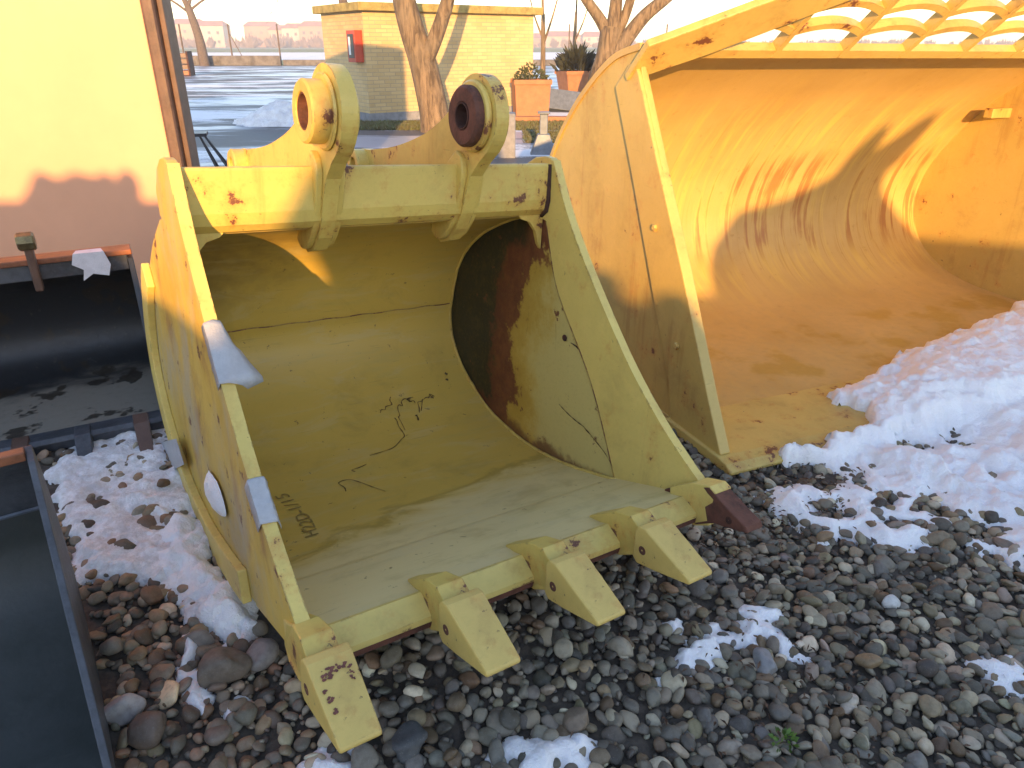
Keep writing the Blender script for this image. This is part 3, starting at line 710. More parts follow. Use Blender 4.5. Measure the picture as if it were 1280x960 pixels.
# guard leaning forwards over the mouth
gv = np.array([-.76, .65]); gn = np.array([-.65, -.76]); g0 = np.array((.835 * LS, 1.452 * LS))
def gp(x, v_, d): q = g0 + gv * v_ + gn * d; return (x, q[0], q[1])
def gstrip(name, poly, th, d0, d1, mat):
    n = len(poly); v = []; f = []
    P = np.array(poly, float); T = np.gradient(P, axis=0); T /= np.linalg.norm(T, axis=1)[:, None]; Nn = np.stack([-T[:, 1], T[:, 0]], 1) * th / 2
    for i in range(n):
        a, b_ = P[i] + Nn[i], P[i] - Nn[i]; v += [gp(a[0], a[1], d0), gp(a[0], a[1], d1), gp(b_[0], b_[1], d1), gp(b_[0], b_[1], d0)]
    for i in range(n - 1):
        for k in range(4): f.append((4 * i + k, 4 * i + (k + 1) % 4, 4 * i + 4 + (k + 1) % 4, 4 * i + 4 + k))
    f += [(0, 1, 2, 3), (4 * n - 1, 4 * n - 2, 4 * n - 3, 4 * n - 4)]
    return lpart(name, pyd(name, v, f), mat, smooth=40)
gpoly = [(-.03, -.13), (-.03, .085), (.05, .13), (.50, .40), (.90, .66), (1.35, .66), (.90, .42), (.30, .035), (.05, -.10)]
me = pyd('guard_end_plate', [gp(x, v_, .02) for x, v_ in gpoly] + [gp(x, v_, .055) for x, v_ in gpoly], [tuple(range(9)), tuple(range(17, 8, -1))] + [(i, i + 9, (i + 1) % 9 + 9, (i + 1) % 9) for i in range(9)])
lpart('guard_end_plate', me, M['load_edge'], bevel=0.006)
PER = .40
for r_ in range(6):
    v0 = r_ * .128; xs0 = .22 + v0 * 1.62; pts = []
    for x in np.arange(xs0, LW, .02):
        amp = 0 if r_ == 0 else .050 * abs(math.sin(math.pi * (x - .30) / PER)) ** .8
        pts.append((x, v0 + amp))
    gstrip('guard_bar', pts, (.034 if r_ else .05), -.022, .022, M['load_edge'] if r_ else M['load'])
for k in range(8):
    x = .30 + k * PER
    vm = min(.66, max(.05, (x - .25) / 1.62))
    gstrip('guard_rib', [(x, -.02), (x, vm)], .030, -.026, .024, M['load'])

# ------------------------------------------------------------------ black ditching bucket by the wall
KC = Vector((0.883, 0.469, 0)).normalized(); KY = Vector((-KC.y, KC.x, 0)); KZ = Vector((0, 0, 1))
KW = 1.7
bb = empty('ditching_bucket', label='black steel bucket with muddy floor and short teeth against the peach wall', cat='excavator bucket', mw=frame_mat(KC, KY, KZ, Vector((-1.40, 2.60, .115)) - KC * KW))
def kpart(name, me, mat, parent=None, **kw): return link(name, me, mat, parent or bb, **kw)
kp = catmull([(.44, .545), (.60, .50), (.74, .38), (.80, .22), (.76, .08), (.64, .01), (.45, .0), (.22, .0), (.07, .008)], 6)
kpart('shell', sheet('shell', kp, -.015, .005, KW - .005, 3), M['mud'], smooth=30)
kside = [(.39, .585), (.30, .44), (.16, .22), (.05, .06), (.0, -.005), (.07, -.03), (.24, -.035), (.46, -.035), (.66, -.012), (.785, .06), (.83, .22), (.77, .40), (.62, .53), (.48, .59)]
for x0 in (0, KW - .02): kpart('side_plate', prism('side_plate', kside, x0, x0 + .02), M['black'], bevel=0.003)
kpart('top_bar', box('top_bar', .021, KW - .021, .385, .455, .535, .598), M['black_edge'], bevel=0.004)
kpart('top_rail', box('top_rail', .0, KW, .37, .47, .600, .622), M['orange'], bevel=0.004)
kpart('cutting_edge', prism('cutting_edge', [(.09, .012), (-.03, .035), (-.045, .02), (-.03, -.02), (.09, -.04)], .015, KW - .015), M['black_edge'], bevel=0.003)
lug = kpart('lifting_lug', box('lifting_lug', KW - .365, KW - .335, .335, .383, .50, .70), M['brown'], bevel=0.008)
nut = link('nut', lathe_x('nut', ring(-.03, .03, .006, .036, .006), 8), M['brass'], lug); nut.location = (KW - .35, .345, .70)
for k in range(7):
    x = KW - .10 - k * .205
    t = kpart('tooth', pyd('tooth', [(x - .028, .02, .045), (x + .028, .02, .045), (x + .028, -.06, .04), (x - .028, -.06, .04), (x - .022, -.235, -.050), (x + .022, -.235, -.050), (x + .022, -.22, -.070), (x - .022, -.22, -.070), (x - .028, .02, -.03), (x + .028, .02, -.03), (x + .028, -.05, -.035), (x - .028, -.05, -.035)],
        [(0, 1, 2, 3), (3, 2, 5, 4), (4, 5, 6, 7), (7, 6, 10, 11), (11, 10, 9, 8), (8, 9, 1, 0), (0, 3, 11, 8), (3, 4, 7, 11), (1, 9, 10, 2), (2, 10, 6, 5)]), M['black_edge'] if k % 2 else M['brown'], bevel=0.004)
tp = kpart('tape', pyd('tape', [(KW - .21, .366, .628), (KW - .10, .366, .626), (KW - .085, .366, .57), (KW - .10, .366, .525), (KW - .155, .366, .54), (KW - .195, .366, .515), (KW - .185, .366, .56), (KW - .222, .366, .585), (KW - .20, .43, .626), (KW - .11, .43, .626)], [(0, 1, 2, 3, 4, 5, 6, 7), (0, 1, 9, 8)]), M['tape_w'])
md = tp.modifiers.new('thick', 'SOLIDIFY'); md.thickness = .002

# ------------------------------------------------------------------ dark bucket in the near left corner
DC = Vector((0.83, 0.557, 0)).normalized(); DY = Vector((-DC.y, DC.x, 0)); DW = 1.1
db = empty('open_bucket', label='dark slate steel bucket cut off by the lower left corner of the picture', cat='excavator bucket', mw=frame_mat(DC, DY, KZ, Vector((-.842, 1.03, .055)) - DC * DW))
dp = catmull([(.615, .52), (.665, .44), (.690, .34)], 4); dp2 = catmull([(.690, .335), (.685, .22), (.61, .10), (.45, .03), (.25, .01), (.0, .05)], 6)
link('back_plate', sheet('back_plate', dp, -.012, .004, DW - .004, 2), M['black_edge'], db, smooth=30)
link('bottom_plate', sheet('bottom_plate', dp2, -.012, .004, DW - .004, 2), M['steel_dark'], db, smooth=30)
ds = [(.635, .545), (.58, .525), (.0, .10), (-.05, .055), (-.04, .03), (.25, -.01), (.46, .01), (.63, .08), (.71, .21), (.715, .36), (.685, .47)]
for x0 in (0, DW - .016): link('side_plate', prism('side_plate', ds, x0, x0 + .016), M['black_edge'], db, bevel=0.003)
link('top_edge', box('top_edge', .018, DW - .018, .600, .635, .520, .545), M['orange'], db, bevel=0.003)
v, f = tube('w', [(x, .688, .337) for x in np.linspace(.01, DW - .01, 12)], .006, 6); link('weld_seam', pyd('weld_seam', v, f), M['greymetal'], db)

# ------------------------------------------------------------------ peach wall
pw = empty('painted_wall', (-1.92, 4.3, 0), label='smooth peach painted wall lit by the sun, behind the black bucket', cat='wall')
link('wall_sheet', box('wall_sheet', -7.0, -.045, 0, .25, -.05, 3.6), M['peach'], pw, bevel=0.006)
link('corner_post', prism('corner_post', [(-.03, -.05), (-.03, 3.6), (.22, 3.6), (.22, -.05)], -.040, .030), M['brown'], pw, bevel=0.02)
link('post_flange', box('post_flange', .031, .062, .02, .14, -.05, 3.6), M['brown'], pw, bevel=0.006)

# ------------------------------------------------------------------ brick hut
u_ = Vector((3.57, 2.5, 0)).normalized(); hut_o = Vector((-3.02, 16.3, 0)); hn = Vector((-u_.y, u_.x, 0))
hut = empty('brick_hut', label='small pale brick hut with flat ochre roof behind the forked tree', cat='hut', mw=frame_mat(u_, hn, KZ, hut_o))
HL, HD, HH = 4.30, 2.2, 2.12
def uvbox(name, x0, x1, y0, y1, z0, z1):
    me = box(name, x0, x1, y0, y1, z0, z1); ul = me.uv_layers.new(name='UVMap')
    for p in me.polygons:
        for li in p.loop_indices:
            c_ = me.vertices[me.loops[li].vertex_index].co
            ul.data[li].uv = (c_.x, c_.z) if abs(p.normal.y) > .5 else ((c_.y + 9, c_.z) if abs(p.normal.x) > .5 else (c_.x, c_.y))
    return me
M['brick'] = brick_mat()
link('wall', uvbox('wall', 0, HL, 0, HD, -.05, HH), M['brick'], hut)
link('roof', box('roof', -.14, HL + .16, -.16, HD + .14, HH + .001, HH + .16), M['roof'], hut, bevel=0.015)
link('plinth', box('plinth', -.03, HL + .03, -.03, HD + .03, -.05, .18), M['grey'], hut)
rb = empty('fire_hose_cabinet', label='red hose cabinet hung on the left face of the brick hut', cat='cabinet', mw=frame_mat(-hn, u_, KZ, hut_o + hn * .47 - u_ * .002 + KZ * 1.17))
link('case', boxes('case', [(.0, .40, -.18, 0, 0, .60)]), M['red'], rb, bevel=0.008)
link('dark_panel', box('dark_panel', .06, .34, -.186, -.181, .08, .53), M['black'], rb)  # black sheet over most of the cabinet's front face
link('notice', box('notice', .10, .19, -.190, -.1865, .14, .48), M['white'], rb)

# ------------------------------------------------------------------ trees
def twig_tree(P, fine, seed, levels, spread=.5, ratio=.68, rr=.62, nb=(2, 3)):
    """P: list of (points, radii) for the main limbs; grows bare branches from their ends and sides"""
    rnd = random.Random(seed); parts = []
    def grow(p, d, ln, r, lv):
        pts = [p]; dd = d.copy()
        for k in range(3):
            dd = (dd + Vector((rnd.uniform(-1, 1), rnd.uniform(-1, 1), rnd.uniform(-.4, .9))) * .16).normalized(); pts.append(pts[-1] + dd * ln / 3)
        parts.append(tube('b', pts, [r, r * .88, r * .78, r * .66], 6 if r > .02 else 4, False))
        if lv <= 0: return
        for k in range(rnd.randint(*nb)):
            ax = Vector((rnd.uniform(-1, 1), rnd.uniform(-1, 1), rnd.uniform(-.3, .6))).normalized()
            nd = (dd + ax * spread * rnd.uniform(.7, 1.3)).normalized()
            st = pts[rnd.choice((2, 3, 3))]
            grow(st, nd, ln * ratio * rnd.uniform(.8, 1.15), r * rr * rnd.uniform(.8, 1.1), lv - 1)
    for pts, rad, lv in P:
        pts = [Vector(q) for q in pts]; sp = [Vector(q) for q in catmull([tuple(q) for q in pts], 5)]
        rs = np.interp(np.linspace(0, len(pts) - 1, len(sp)), range(len(pts)), rad)
        parts.append(tube('t', sp, list(rs), 14, True))
        if lv > 0:
            d = (pts[-1] - pts[-2]).normalized()
            for k in range(3):
                ax = Vector((rnd.uniform(-1, 1), rnd.uniform(-1, 1), rnd.uniform(0, .5))).normalized()
                grow(pts[-1], (d + ax * spread).normalized(), fine, rad[-1] * .7, lv - 1)
    return parts
def tree(name, label, trunk, limbs, mat, fine, seed, group=None):
    t = empty(name, trunk[0][0], label=label, cat='tree', group=group); o = Vector(trunk[0][0])
    sh = lambda P: [([tuple(Vector(q) - o) for q in p], r_, lv) for p, r_, lv in P]
    v, f = join(twig_tree(sh([trunk]), fine, seed, 0)); link('trunk', pyd('trunk', v, f), mat, t, smooth=60)
    v, f = join(twig_tree(sh(limbs), fine, seed + 1, 4)); link('crown', pyd('crown', v, f), mat, t, smooth=60)
    return t
tree('forked_tree', 'bare tree with leaning forked trunk in front of the brick hut',
     ([(-1.42, 14.4, -.1), (-1.46, 14.4, .35), (-1.62, 14.42, 1.15), (-1.80, 14.42, 1.75), (-1.92, 14.4, 2.3), (-2.0, 14.4, 3.1)], [.34, .275, .25, .225, .20, .16], 0),
     [([(-1.64, 14.38, 1.12), (-1.40, 14.3, 1.55), (-1.16, 14.25, 2.1), (-.85, 14.2, 3.0)], [.15, .135, .12, .09], 4), ([(-2.0, 14.4, 3.0), (-2.1, 14.5, 3.8), (-2.0, 14.6, 4.6)], [.15, .12, .09], 4)], M['bark'], 1.1, 3)
tree('spreading_tree', 'bare tree splitting into four limbs behind the orange-yellow loader bucket',
     ([(2.20, 20.0, -.1), (2.27, 20.0, .6), (2.44, 20.0, 1.2), (2.52, 20.0, 1.9)], [.42, .34, .33, .30], 0),
     [([(2.40, 20, 1.75), (2.16, 20, 2.1), (1.75, 20, 2.6), (1.2, 20, 3.4)], [.16, .14, .12, .08], 4), ([(2.50, 20, 1.75), (2.55, 20, 2.3), (2.60, 20, 3.4)], [.19, .16, .12], 4),
      ([(2.56, 20, 1.7), (2.80, 20, 2.15), (2.95, 19.9, 2.8), (3.0, 19.9, 3.6)], [.15, .12, .11, .08], 4), ([(2.42, 19.9, 1.0), (2.85, 19.8, 1.65), (3.25, 19.7, 2.15), (3.9, 19.6, 2.7), (4.6, 19.5, 3.6)], [.22, .18, .16, .14, .09], 4)], M['bark'], 1.2, 8)
tree('roadside_tree', 'slim dark bare tree by the far low wall, left of the hut',
     ([(-24.2, 62.0, -.1), (-24.3, 62.0, 2.0), (-24.75, 62, 4.2)], [.42, .33, .26], 0),
     [([(-24.75, 62, 4.1), (-25.2, 62, 5.4), (-25.6, 62, 7)], [.22, .16, .1], 4), ([(-24.75, 62, 4.1), (-24.1, 62, 5.2), (-22.8, 62, 6.2)], [.15, .12, .08], 4), ([(-24.6, 62, 3.6), (-26.0, 62, 4.6), (-27.5, 62, 5.0)], [.10, .08, .05], 4),
      ([(-24.6, 62, 3.9), (-23.2, 62, 4.7), (-21.4, 62, 5.0)], [.10, .07, .05], 4)], M['bark_far'], 2.0, 12)
tree('young_tree', 'thin pale sapling rising behind the left terracotta planter',
     ([(1.02, 26.0, -.1), (1.02, 26, 1.2), (1.0, 26, 2.4)], [.11, .08, .06], 0),
     [([(1.0, 26, 2.3), (.95, 26, 3.3), (.9, 26, 4.4)], [.05, .035, .02], 4), ([(1.02, 26, 1.5), (1.3, 26, 2.3), (1.5, 26, 3.0)], [.04, .03, .02], 4), ([(1.0, 26, 1.7), (.7, 26, 2.4), (.5, 26, 3.2)], [.035, .025, .015], 4)], M['bark'], .8, 21, 'saplings by the planters')
tree('young_tree', 'thin pale sapling standing among the right planter shrubs',
     ([(2.35, 30.0, -.1), (2.35, 30, 1.4), (2.38, 30, 2.6)], [.09, .07, .05], 0),
     [([(2.38, 30, 2.5), (2.4, 30, 3.4), (2.45, 30, 4.2)], [.04, .03, .02], 4), ([(2.36, 30, 1.6), (2.7, 30, 2.4), (2.9, 30, 3.2)], [.03, .025, .015], 4)], M['bark'], .8, 31, 'saplings by the planters')
tree('overhanging_tree', 'bare tree whose thin twigs hang left of the brick hut roof',
     ([(-4.9, 24.0, -.1), (-4.9, 24, 1.9), (-5.0, 24, 2.8)], [.2, .16, .12], 0),
     [([(-5.0, 24, 2.7), (-5.7, 24, 3.4), (-6.3, 24, 3.5), (-6.7, 24, 3.1)], [.07, .05, .03, .02], 4), ([(-5.0, 24, 2.7), (-5.3, 24, 3.8), (-5.6, 24, 4.6)], [.07, .05, .03], 4)], M['bark_far'], .6, 41)

# ------------------------------------------------------------------ planters and bits by the hut
def leaf_mass(n, rx, ry, rz, z0, size, seed, spiky=False):
    rg = random.Random(seed); v = []; f = []
    for k in range(n):
        a = rg.uniform(0, 6.283); r_ = math.sqrt(rg.random()); h = rg.random()
        p = Vector((math.cos(a) * r_ * rx * (1 - .4 * h), math.sin(a) * r_ * ry * (1 - .4 * h), z0 + h * rz * (1 - .5 * r_)))
        d = Vector((math.cos(a) * r_, math.sin(a) * r_, rg.uniform(.3, 1.4 if spiky else .9))).normalized(); sd_ = d.cross(Vector((rg.uniform(-1, 1), rg.uniform(-1, 1), .3))).normalized()
        L_ = size * rg.uniform(.6, 1.5) * (2.2 if spiky else 1); W_ = size * .35; k0 = len(v)
        v += [tuple(p - sd_ * W_ * .4), tuple(p + d * L_ * .5 - sd_ * W_), tuple(p + d * L_), tuple(p + d * L_ * .5 + sd_ * W_)]; f.append((k0, k0 + 1, k0 + 2, k0 + 3))
    return v, f
def planter(loc, w0, w1, h, label, mat, leaf, spiky, rz, ls, rot):
    t = empty('planter', loc, rot, label, 'planter', 'terracotta planters')
    v = []
    for z, wv in ((0, w0), (h, w1), (h, w1 - .06), (h - .08, w1 - .07)):
        v += [(-wv / 2, -wv / 2, z), (wv / 2, -wv / 2, z), (wv / 2, wv / 2, z), (-wv / 2, wv / 2, z)]
    f = [(3, 2, 1, 0), (12, 13, 14, 15)] + [(4 * l + i, 4 * l + (i + 1) % 4, 4 * l + 4 + (i + 1) % 4, 4 * l + 4 + i) for l in range(3) for i in range(4)]
    link('pot', pyd('pot', v, f), mat, t, bevel=0.015)
    for ya in (-w1 / 2 - .02, w1 / 2 - .012): link('rim', box('rim', -w1 / 2 - .02, w1 / 2 + .02, ya, ya + .032, h - .09, h + .012), mat, t, bevel=0.01)
    v, f = leaf_mass(420, w1 * .55, w1 * .5, rz, h - .05, ls, 5 + int(w0 * 10), spiky); link('shrub', pyd('shrub', v, f), leaf, t)
planter((.42, 17.4, .0), .72, .80, .80, 'terracotta planter with sparse shrub at the right end of the brick hut', M['terracotta'], M['leaf'], False, .42, .06, .1)
planter((1.86, 22.6, .10), .72, .95, .72, 'terracotta planter with dark spiky shrub beside the four-limbed tree', M['terracotta'], M['leafdark'], True, .55, .14, .3)
o = link('paving_slab', box('paving_slab', -.55, .45, -.12, .12, 0, .5), M['greymetal'], label='dark grey slab leaning between the two terracotta planters', cat='slab', bevel=0.01); o.location = (1.25, 19.0, 0); o.rotation_euler = (-.5, .1, -.25)
kerb = link('kerb', box('kerb', -.6, 3.4, 16.2, 16.45, -.02, .12), M['terracotta'], label='brick-red kerb in front of the terracotta planters', cat='kerb', bevel=0.02)
st = empty('post_stand', (.47, 11.3, 0), label='blue-grey steel post on a wide tapered foot, behind the right pin ear', cat='stand')
link('foot', pyd('foot', [(-.20, -.12, 0), (.20, -.12, 0), (.20, .12, 0), (-.20, .12, 0), (-.09, -.07, .30), (.09, -.07, .30), (.09, .07, .30), (-.09, .07, .30)], [(0, 1, 2, 3), (4, 5, 6, 7), (0, 1, 5, 4), (1, 2, 6, 5), (2, 3, 7, 6), (3, 0, 4, 7)]), M['greymetal'], st, bevel=0.01)
link('column', box('column', -.06, .06, -.05, .05, .28, .58), M['greymetal'], st, bevel=0.01); link('cap', box('cap', -.09, .09, -.08, .08, .58, .61), M['greymetal'], st, bevel=0.008)
link('concrete_post', box('concrete_post', -.15, .15, -.15, .15, 0, .62), M['grey'], label='squat grey concrete post behind the right pin ear', cat='post', bevel=0.02).location = (-.10, 11.0, 0)
# verge of short grass in front of the hut
def grass_strip(name, x0, x1, y0, y1, n, h, label):
    xs_ = RNG.uniform(x0, x1, n); ys_ = RNG.uniform(y0, y1, n); an = RNG.uniform(0, 6.28, n); hh = h * RNG.uniform(.4, 1.2, n); v = []; f = []
    for i in range(n):
        dx, dy = math.cos(an[i]) * .014, math.sin(an[i]) * .014; k = len(v); z0 = .01
        v += [(xs_[i] - dx, ys_[i] - dy, z0), (xs_[i] + dx, ys_[i] + dy, z0), (xs_[i] + dy * 4, ys_[i] - dx * 4, hh[i])]; f.append((k, k + 1, k + 2))
    me = bpy.data.meshes.new(name); me.from_pydata(v, [], f); link(name, me, M['grass'], label=label, cat='grass', kind='stuff')
grass_strip('grass', -3.6, 1.2, 14.6, 16.2, 16000, .07, 'strip of short winter grass in front of the brick hut')
grass_strip('grass', .2, 3.0, 12.6, 14.4, 7000, .06, 'grass verge behind the blue-grey post stand')

# trestle and crate in the yard
tr = empty('trestle', (-3.98, 9.9, .01), .3, 'small black steel trestle just right of the peach wall', 'trestle')
for (p0, p1) in (((-.10, 0, .42), (.06, -.12, 0)), ((-.10, 0, .42), (.06, .12, 0)), ((-.04, 0, .42), (.20, -.12, 0)), ((-.04, 0, .42), (.20, .12, 0))):
    v, f = tube('l', [p0, p1], .014, 6); link('leg', pyd('leg', v, f), M['black'], tr)
link('top_rail', box('top_rail', -.16, .0, -.16, .16, .42, .46), M['black'], tr, bevel=0.004)
ct = empty('crate', (-17.9, 41.5, 0), .2, 'dark brown crate lying in the far yard beside the wall edge', 'crate')
for k in range(4): link('board', box('board', -.9, .9, -.6, .6, .05 + k * .28, .28 + k * .28), M['brown'] if k else M['orange'], ct, bevel=0.02)
for xa in (-.95, .86): link('end_frame', box('end_frame', xa, xa + .09, -.64, .64, 0, 1.2), M['rust_dark'], ct)

# ------------------------------------------------------------------ far wall, fence, houses, wood
lw = empty('boundary_wall', (-30, 63, 0), label='low grey boundary wall along the far edge of the yard', cat='wall')
for k, (x0, x1, h) in enumerate(((-22, 11.5, .72), (11.7, 34.5, .42), (34.7, 100, .42))): link('wall_section', box('wall_section', x0, x1, 0, .35, -.05, h), M['stone_wall'], lw, bevel=0.03)
for k, x in enumerate(np.arange(-30.5, 16, 3.9)):
    p = empty('fence_post', (float(x), 64.2, 0), label='slim dark fence posts standing along the far boundary wall', cat='post', group='fence posts along the boundary wall')
    link('upright', box('upright', -.05, .05, -.05, .05, 0, 3.0), M['bark_far'], p)
    if k % 2 == 0: v, f = tube('l', [(.05, 0, 2.3), (1.0, 0, .2)], .03, 5); link('brace', pyd('brace', v, f), M['bark_far'], p)
hm = [plain('far_house_wall_a', (0.40, 0.22, 0.14), 0.9, 0.1, .1, 0), plain('far_house_wall_b', (0.44, 0.31, 0.20), 0.9, 0.1, .1, 0), plain('far_house_wall_c', (0.48, 0.40, 0.33), 0.9, 0.1, .1, 0)]
hr = plain('far_tiles', (0.36, 0.15, 0.10), 0.9, 0.2, .2, 0)
rg = random.Random(4)
HS = [(-232, 12, 15, 'wide peach house with tiled roof at the far left'), (-207, 10, 17, 'peach house with tall gable left of the slim tree'), (-186, 9, 15, 'orange house just right of the slim tree'), (-168, 11, 16, 'long orange house with a tall roof in the far row'),
      (-152, 8, 13, 'small pale far house next to the long orange one'), (-139, 9, 14, 'cream far house in the middle of the row'), (-124, 8, 15, 'tall cream far house towards the hut'), (-108, 10, 13, 'low cream far house towards the hut'), (-88, 12, 9, 'low red-roofed far house seen next to the hut wall'),
      (14, 9, 7, 'low far house behind the left terracotta planter'), (32, 11, 8, 'low far house behind the sapling'), (56, 10, 8, 'low far house next to the four-limbed tree')]
for k, (x, hw, hh, lb) in enumerate(HS):
    t = empty('far_house', (x, 520 + rg.uniform(-25, 25), 0), rg.uniform(-.15, .15), lb, 'house', 'houses far across the field'); hh *= .80
    link('wall', box('wall', -hw, hw, -6, 6, 0, hh), hm[k % 3], t)
    link('roof', pyd('roof', [(-hw - .6, -6.8, hh), (hw + .6, -6.8, hh), (hw + .6, 6.8, hh), (-hw - .6, 6.8, hh), (-hw * .8, 0, hh + 3), (hw * .8, 0, hh + 3)], [(0, 1, 5, 4), (2, 3, 4, 5), (1, 2, 5), (3, 0, 4), (3, 2, 1, 0)]), hr, t)
    for i in range(3):
        for j in range(2):
            xw = -hw * .6 + i * hw * .6; zw = hh * (.2 + .42 * j)
            link('window', box('window', xw - .8, xw + .8, -6.12, -5.9, zw, zw + 1.6), M['black_edge'], t)
rgn = np.random.default_rng(3); v = []; f = []
for k in range(420):                                            # each far crown: a fan of upright twig blades
    x = rgn.uniform(-420, 420); y = rgn.uniform(430, 500); h = rgn.uniform(2.5, 7.5) * (1.15 if x < -60 else .75); wd = h * rgn.uniform(.25, .6)
    for q in range(26):
        a = rgn.uniform(-1, 1); bx = x + a * wd * .5; tx = x + a * wd * 1.2 + rgn.uniform(-.5, .5); tz = h * math.sqrt(max(.05, 1 - a * a * .8)) * rgn.uniform(.55, 1.0); yy_ = y + rgn.uniform(-2, 2); b0 = len(v)
        v += [(bx - .16, yy_, 0), (bx + .16, yy_, 0), (tx + .5, yy_ + .2, tz * .7), (tx, yy_, tz), (tx - .5, yy_ - .2, tz * .7)]; f.append((b0, b0 + 1, b0 + 2, b0 + 3, b0 + 4))
me = bpy.data.meshes.new('far_wood'); me.from_pydata(v, [], f); link('far_wood', me, plain('bare_wood', (0.22, 0.155, 0.12), 0.95, 0.4, .4, 0.0), label='brownish line of bare trees and hedges far across the field', cat='trees', kind='stuff')
# thin winter haze over the plain
hz = box('haze', -700, 700, -60, 900, -1.5, 16); hm_ = bpy.data.materials.new('haze'); hm_.use_nodes = True; hm_.node_tree.nodes.clear()
ho_ = hm_.node_tree.nodes.new('ShaderNodeOutputMaterial'); pv = hm_.node_tree.nodes.new('ShaderNodeVolumePrincipled'); pv.inputs['Color'].default_value = (.80, .86, 1, 1); pv.inputs['Density'].default_value = 0.0014; pv.inputs['Anisotropy'].default_value = 0.0
hm_.node_tree.links.new(pv.outputs[0], ho_.inputs['Volume']); link('haze', hz, hm_, kind='stuff')

# ------------------------------------------------------------------ snow
def poly_dist(X, Y, P):
    """signed distance, positive inside polygon P"""
    P = np.array(P); n = len(P); d2 = np.full(X.shape, 1e9); ins = np.zeros(X.shape, bool)
    for i in range(n):
        a = P[i]; b_ = P[(i + 1) % n]; e = b_ - a; wx_ = X - a[0]; wy_ = Y - a[1]; t = np.clip((wx_ * e[0] + wy_ * e[1]) / (e @ e + 1e-12), 0, 1)
        d2 = np.minimum(d2, (wx_ - e[0] * t) ** 2 + (wy_ - e[1] * t) ** 2)
        c_ = ((a[1] > Y) != (b_[1] > Y)) & (X < (b_[0] - a[0]) * (Y - a[1]) / (b_[1] - a[1] + 1e-12) + a[0]); ins ^= c_
    return np.where(ins, 1, -1) * np.sqrt(d2)
def snow_patch(polys, label, hmax, rag, seed, step=.010, dirt=0.0, bias=0.0, soft=.09, lump=.5, holes=(), edge=.62, lift=0.0):
    pg = [[Gg(*q) for q in P] for P in polys]; A = np.concatenate([np.array(P) for P in pg])
    x0, y0 = A.min(0) - .08; x1, y1 = A.max(0) + .08
    xs_ = np.arange(x0, x1, step); ys_ = np.arange(y0, y1, step); X, Y = np.meshgrid(xs_, ys_, indexing='ij')
    Xd = X + (fbm(X * 9, Y * 9, seed + 1) - .5) * rag; Yd = Y + (fbm(X * 9, Y * 9, seed + 2) - .5) * rag
    D = np.max([poly_dist(Xd, Yd, P) for P in pg], axis=0) + bias
    for (hx, hy, hr_) in holes:
        cx, cy = Gg(hx, hy); D = np.minimum(D, np.hypot((Xd - cx), (Yd - cy) * 1.0) - hr_)
    nz = fbm(X * 14, Y * 14, seed + 3, 5)
    D = D - lump * .10 * np.clip(.55 - nz, 0, 1)
    s = np.clip(D / soft, 0, 1); prof = np.clip(s, 0, 1) ** edge
    Hh = prof * hmax * (.45 + .75 * fbm(X * 3.2, Y * 3.2, seed + 4)) + np.sqrt(s) * ((nz - .5) * .042 * lump + (fbm(X * 45, Y * 45, seed + 9, 3) - .5) * .014) - .003
    if lift:                                                   # drifted up over the loader's lip and floor
        ly_ = (X - LO.x) * LY.x + (Y - LO.y) * LY.y; k_ = np.clip((ly_ + .16) / .08, 0, 1); Hh = Hh + lift * k_ * np.clip(D / .035, 0, 1) ** .7
    Z = gz(X, Y) + .006 + Hh
    idx = -np.ones(X.shape, int); keep = D > -.012
    ok = keep[:-1, :-1] & keep[1:, :-1] & keep[1:, 1:] & keep[:-1, 1:]
    use = np.zeros(X.shape, bool); use[:-1, :-1] |= ok; use[1:, :-1] |= ok; use[1:, 1:] |= ok; use[:-1, 1:] |= ok
    Z = np.where(D <= 0, gz(X, Y) - .02, Z)
    idx[use] = np.arange(use.sum()); v = np.stack([X[use], Y[use], Z[use]], 1)
    ii, jj = np.nonzero(ok); f = np.stack([idx[ii, jj], idx[ii + 1, jj], idx[ii + 1, jj + 1], idx[ii, jj + 1]], 1)
    me = bpy.data.meshes.new('snow'); me.from_pydata(v.tolist(), [], f.tolist())
    at = me.attributes.new('dirt', 'FLOAT', 'POINT'); at.data.foreach_set('value', np.full(len(v), dirt, np.float32))
    return link('snow', me, M['snow'], label=label, cat='snow', kind='stuff', smooth=True)
snow_patch([[(1030, 517), (1085, 488), (1160, 440), (1290, 390), (1420, 380), (1420, 760), (1285, 730), (1232, 708), (1200, 680), (1200, 650), (1165, 668), (1150, 682), (1100, 694), (1060, 678), (1015, 680), (978, 642), (945, 617), (985, 612), (1050, 612), (1040, 592), (990, 588), (962, 580), (1030, 560), (1092, 556), (1080, 533)]],
           'wide white snow bank lying over the lip of the loader bucket', .125, .20, 5, .010, .10, .015, .26, 1.1, edge=.85, lift=.085, holes=((1140, 560, .035), (1190, 555, .03), (1165, 640, .05), (1130, 655, .03), (1215, 662, .05), (1250, 690, .03), (1075, 600, .03), (1105, 625, .022), (1240, 600, .03), (1040, 640, .02)))
snow_patch([[(822, 782), (845, 780), (852, 800), (900, 782), (930, 765), (978, 760), (975, 775), (960, 778), (985, 800), (1004, 820), (985, 822), (962, 806), (930, 815), (890, 830), (868, 845), (835, 862), (822, 850), (855, 815), (835, 810)]], 'small melting snow patch on the gravel in front of the right teeth', .042, .11, 15, .007, .1, .020, .07, 1.2, edge=.9)
snow_patch([[(1202, 830), (1230, 822), (1275, 826), (1300, 835), (1300, 885), (1262, 872), (1225, 850)]], 'melting snow patch at the right edge of the gravel', .042, .11, 25, .008, .1, .018, .07, 1.2, edge=.9)
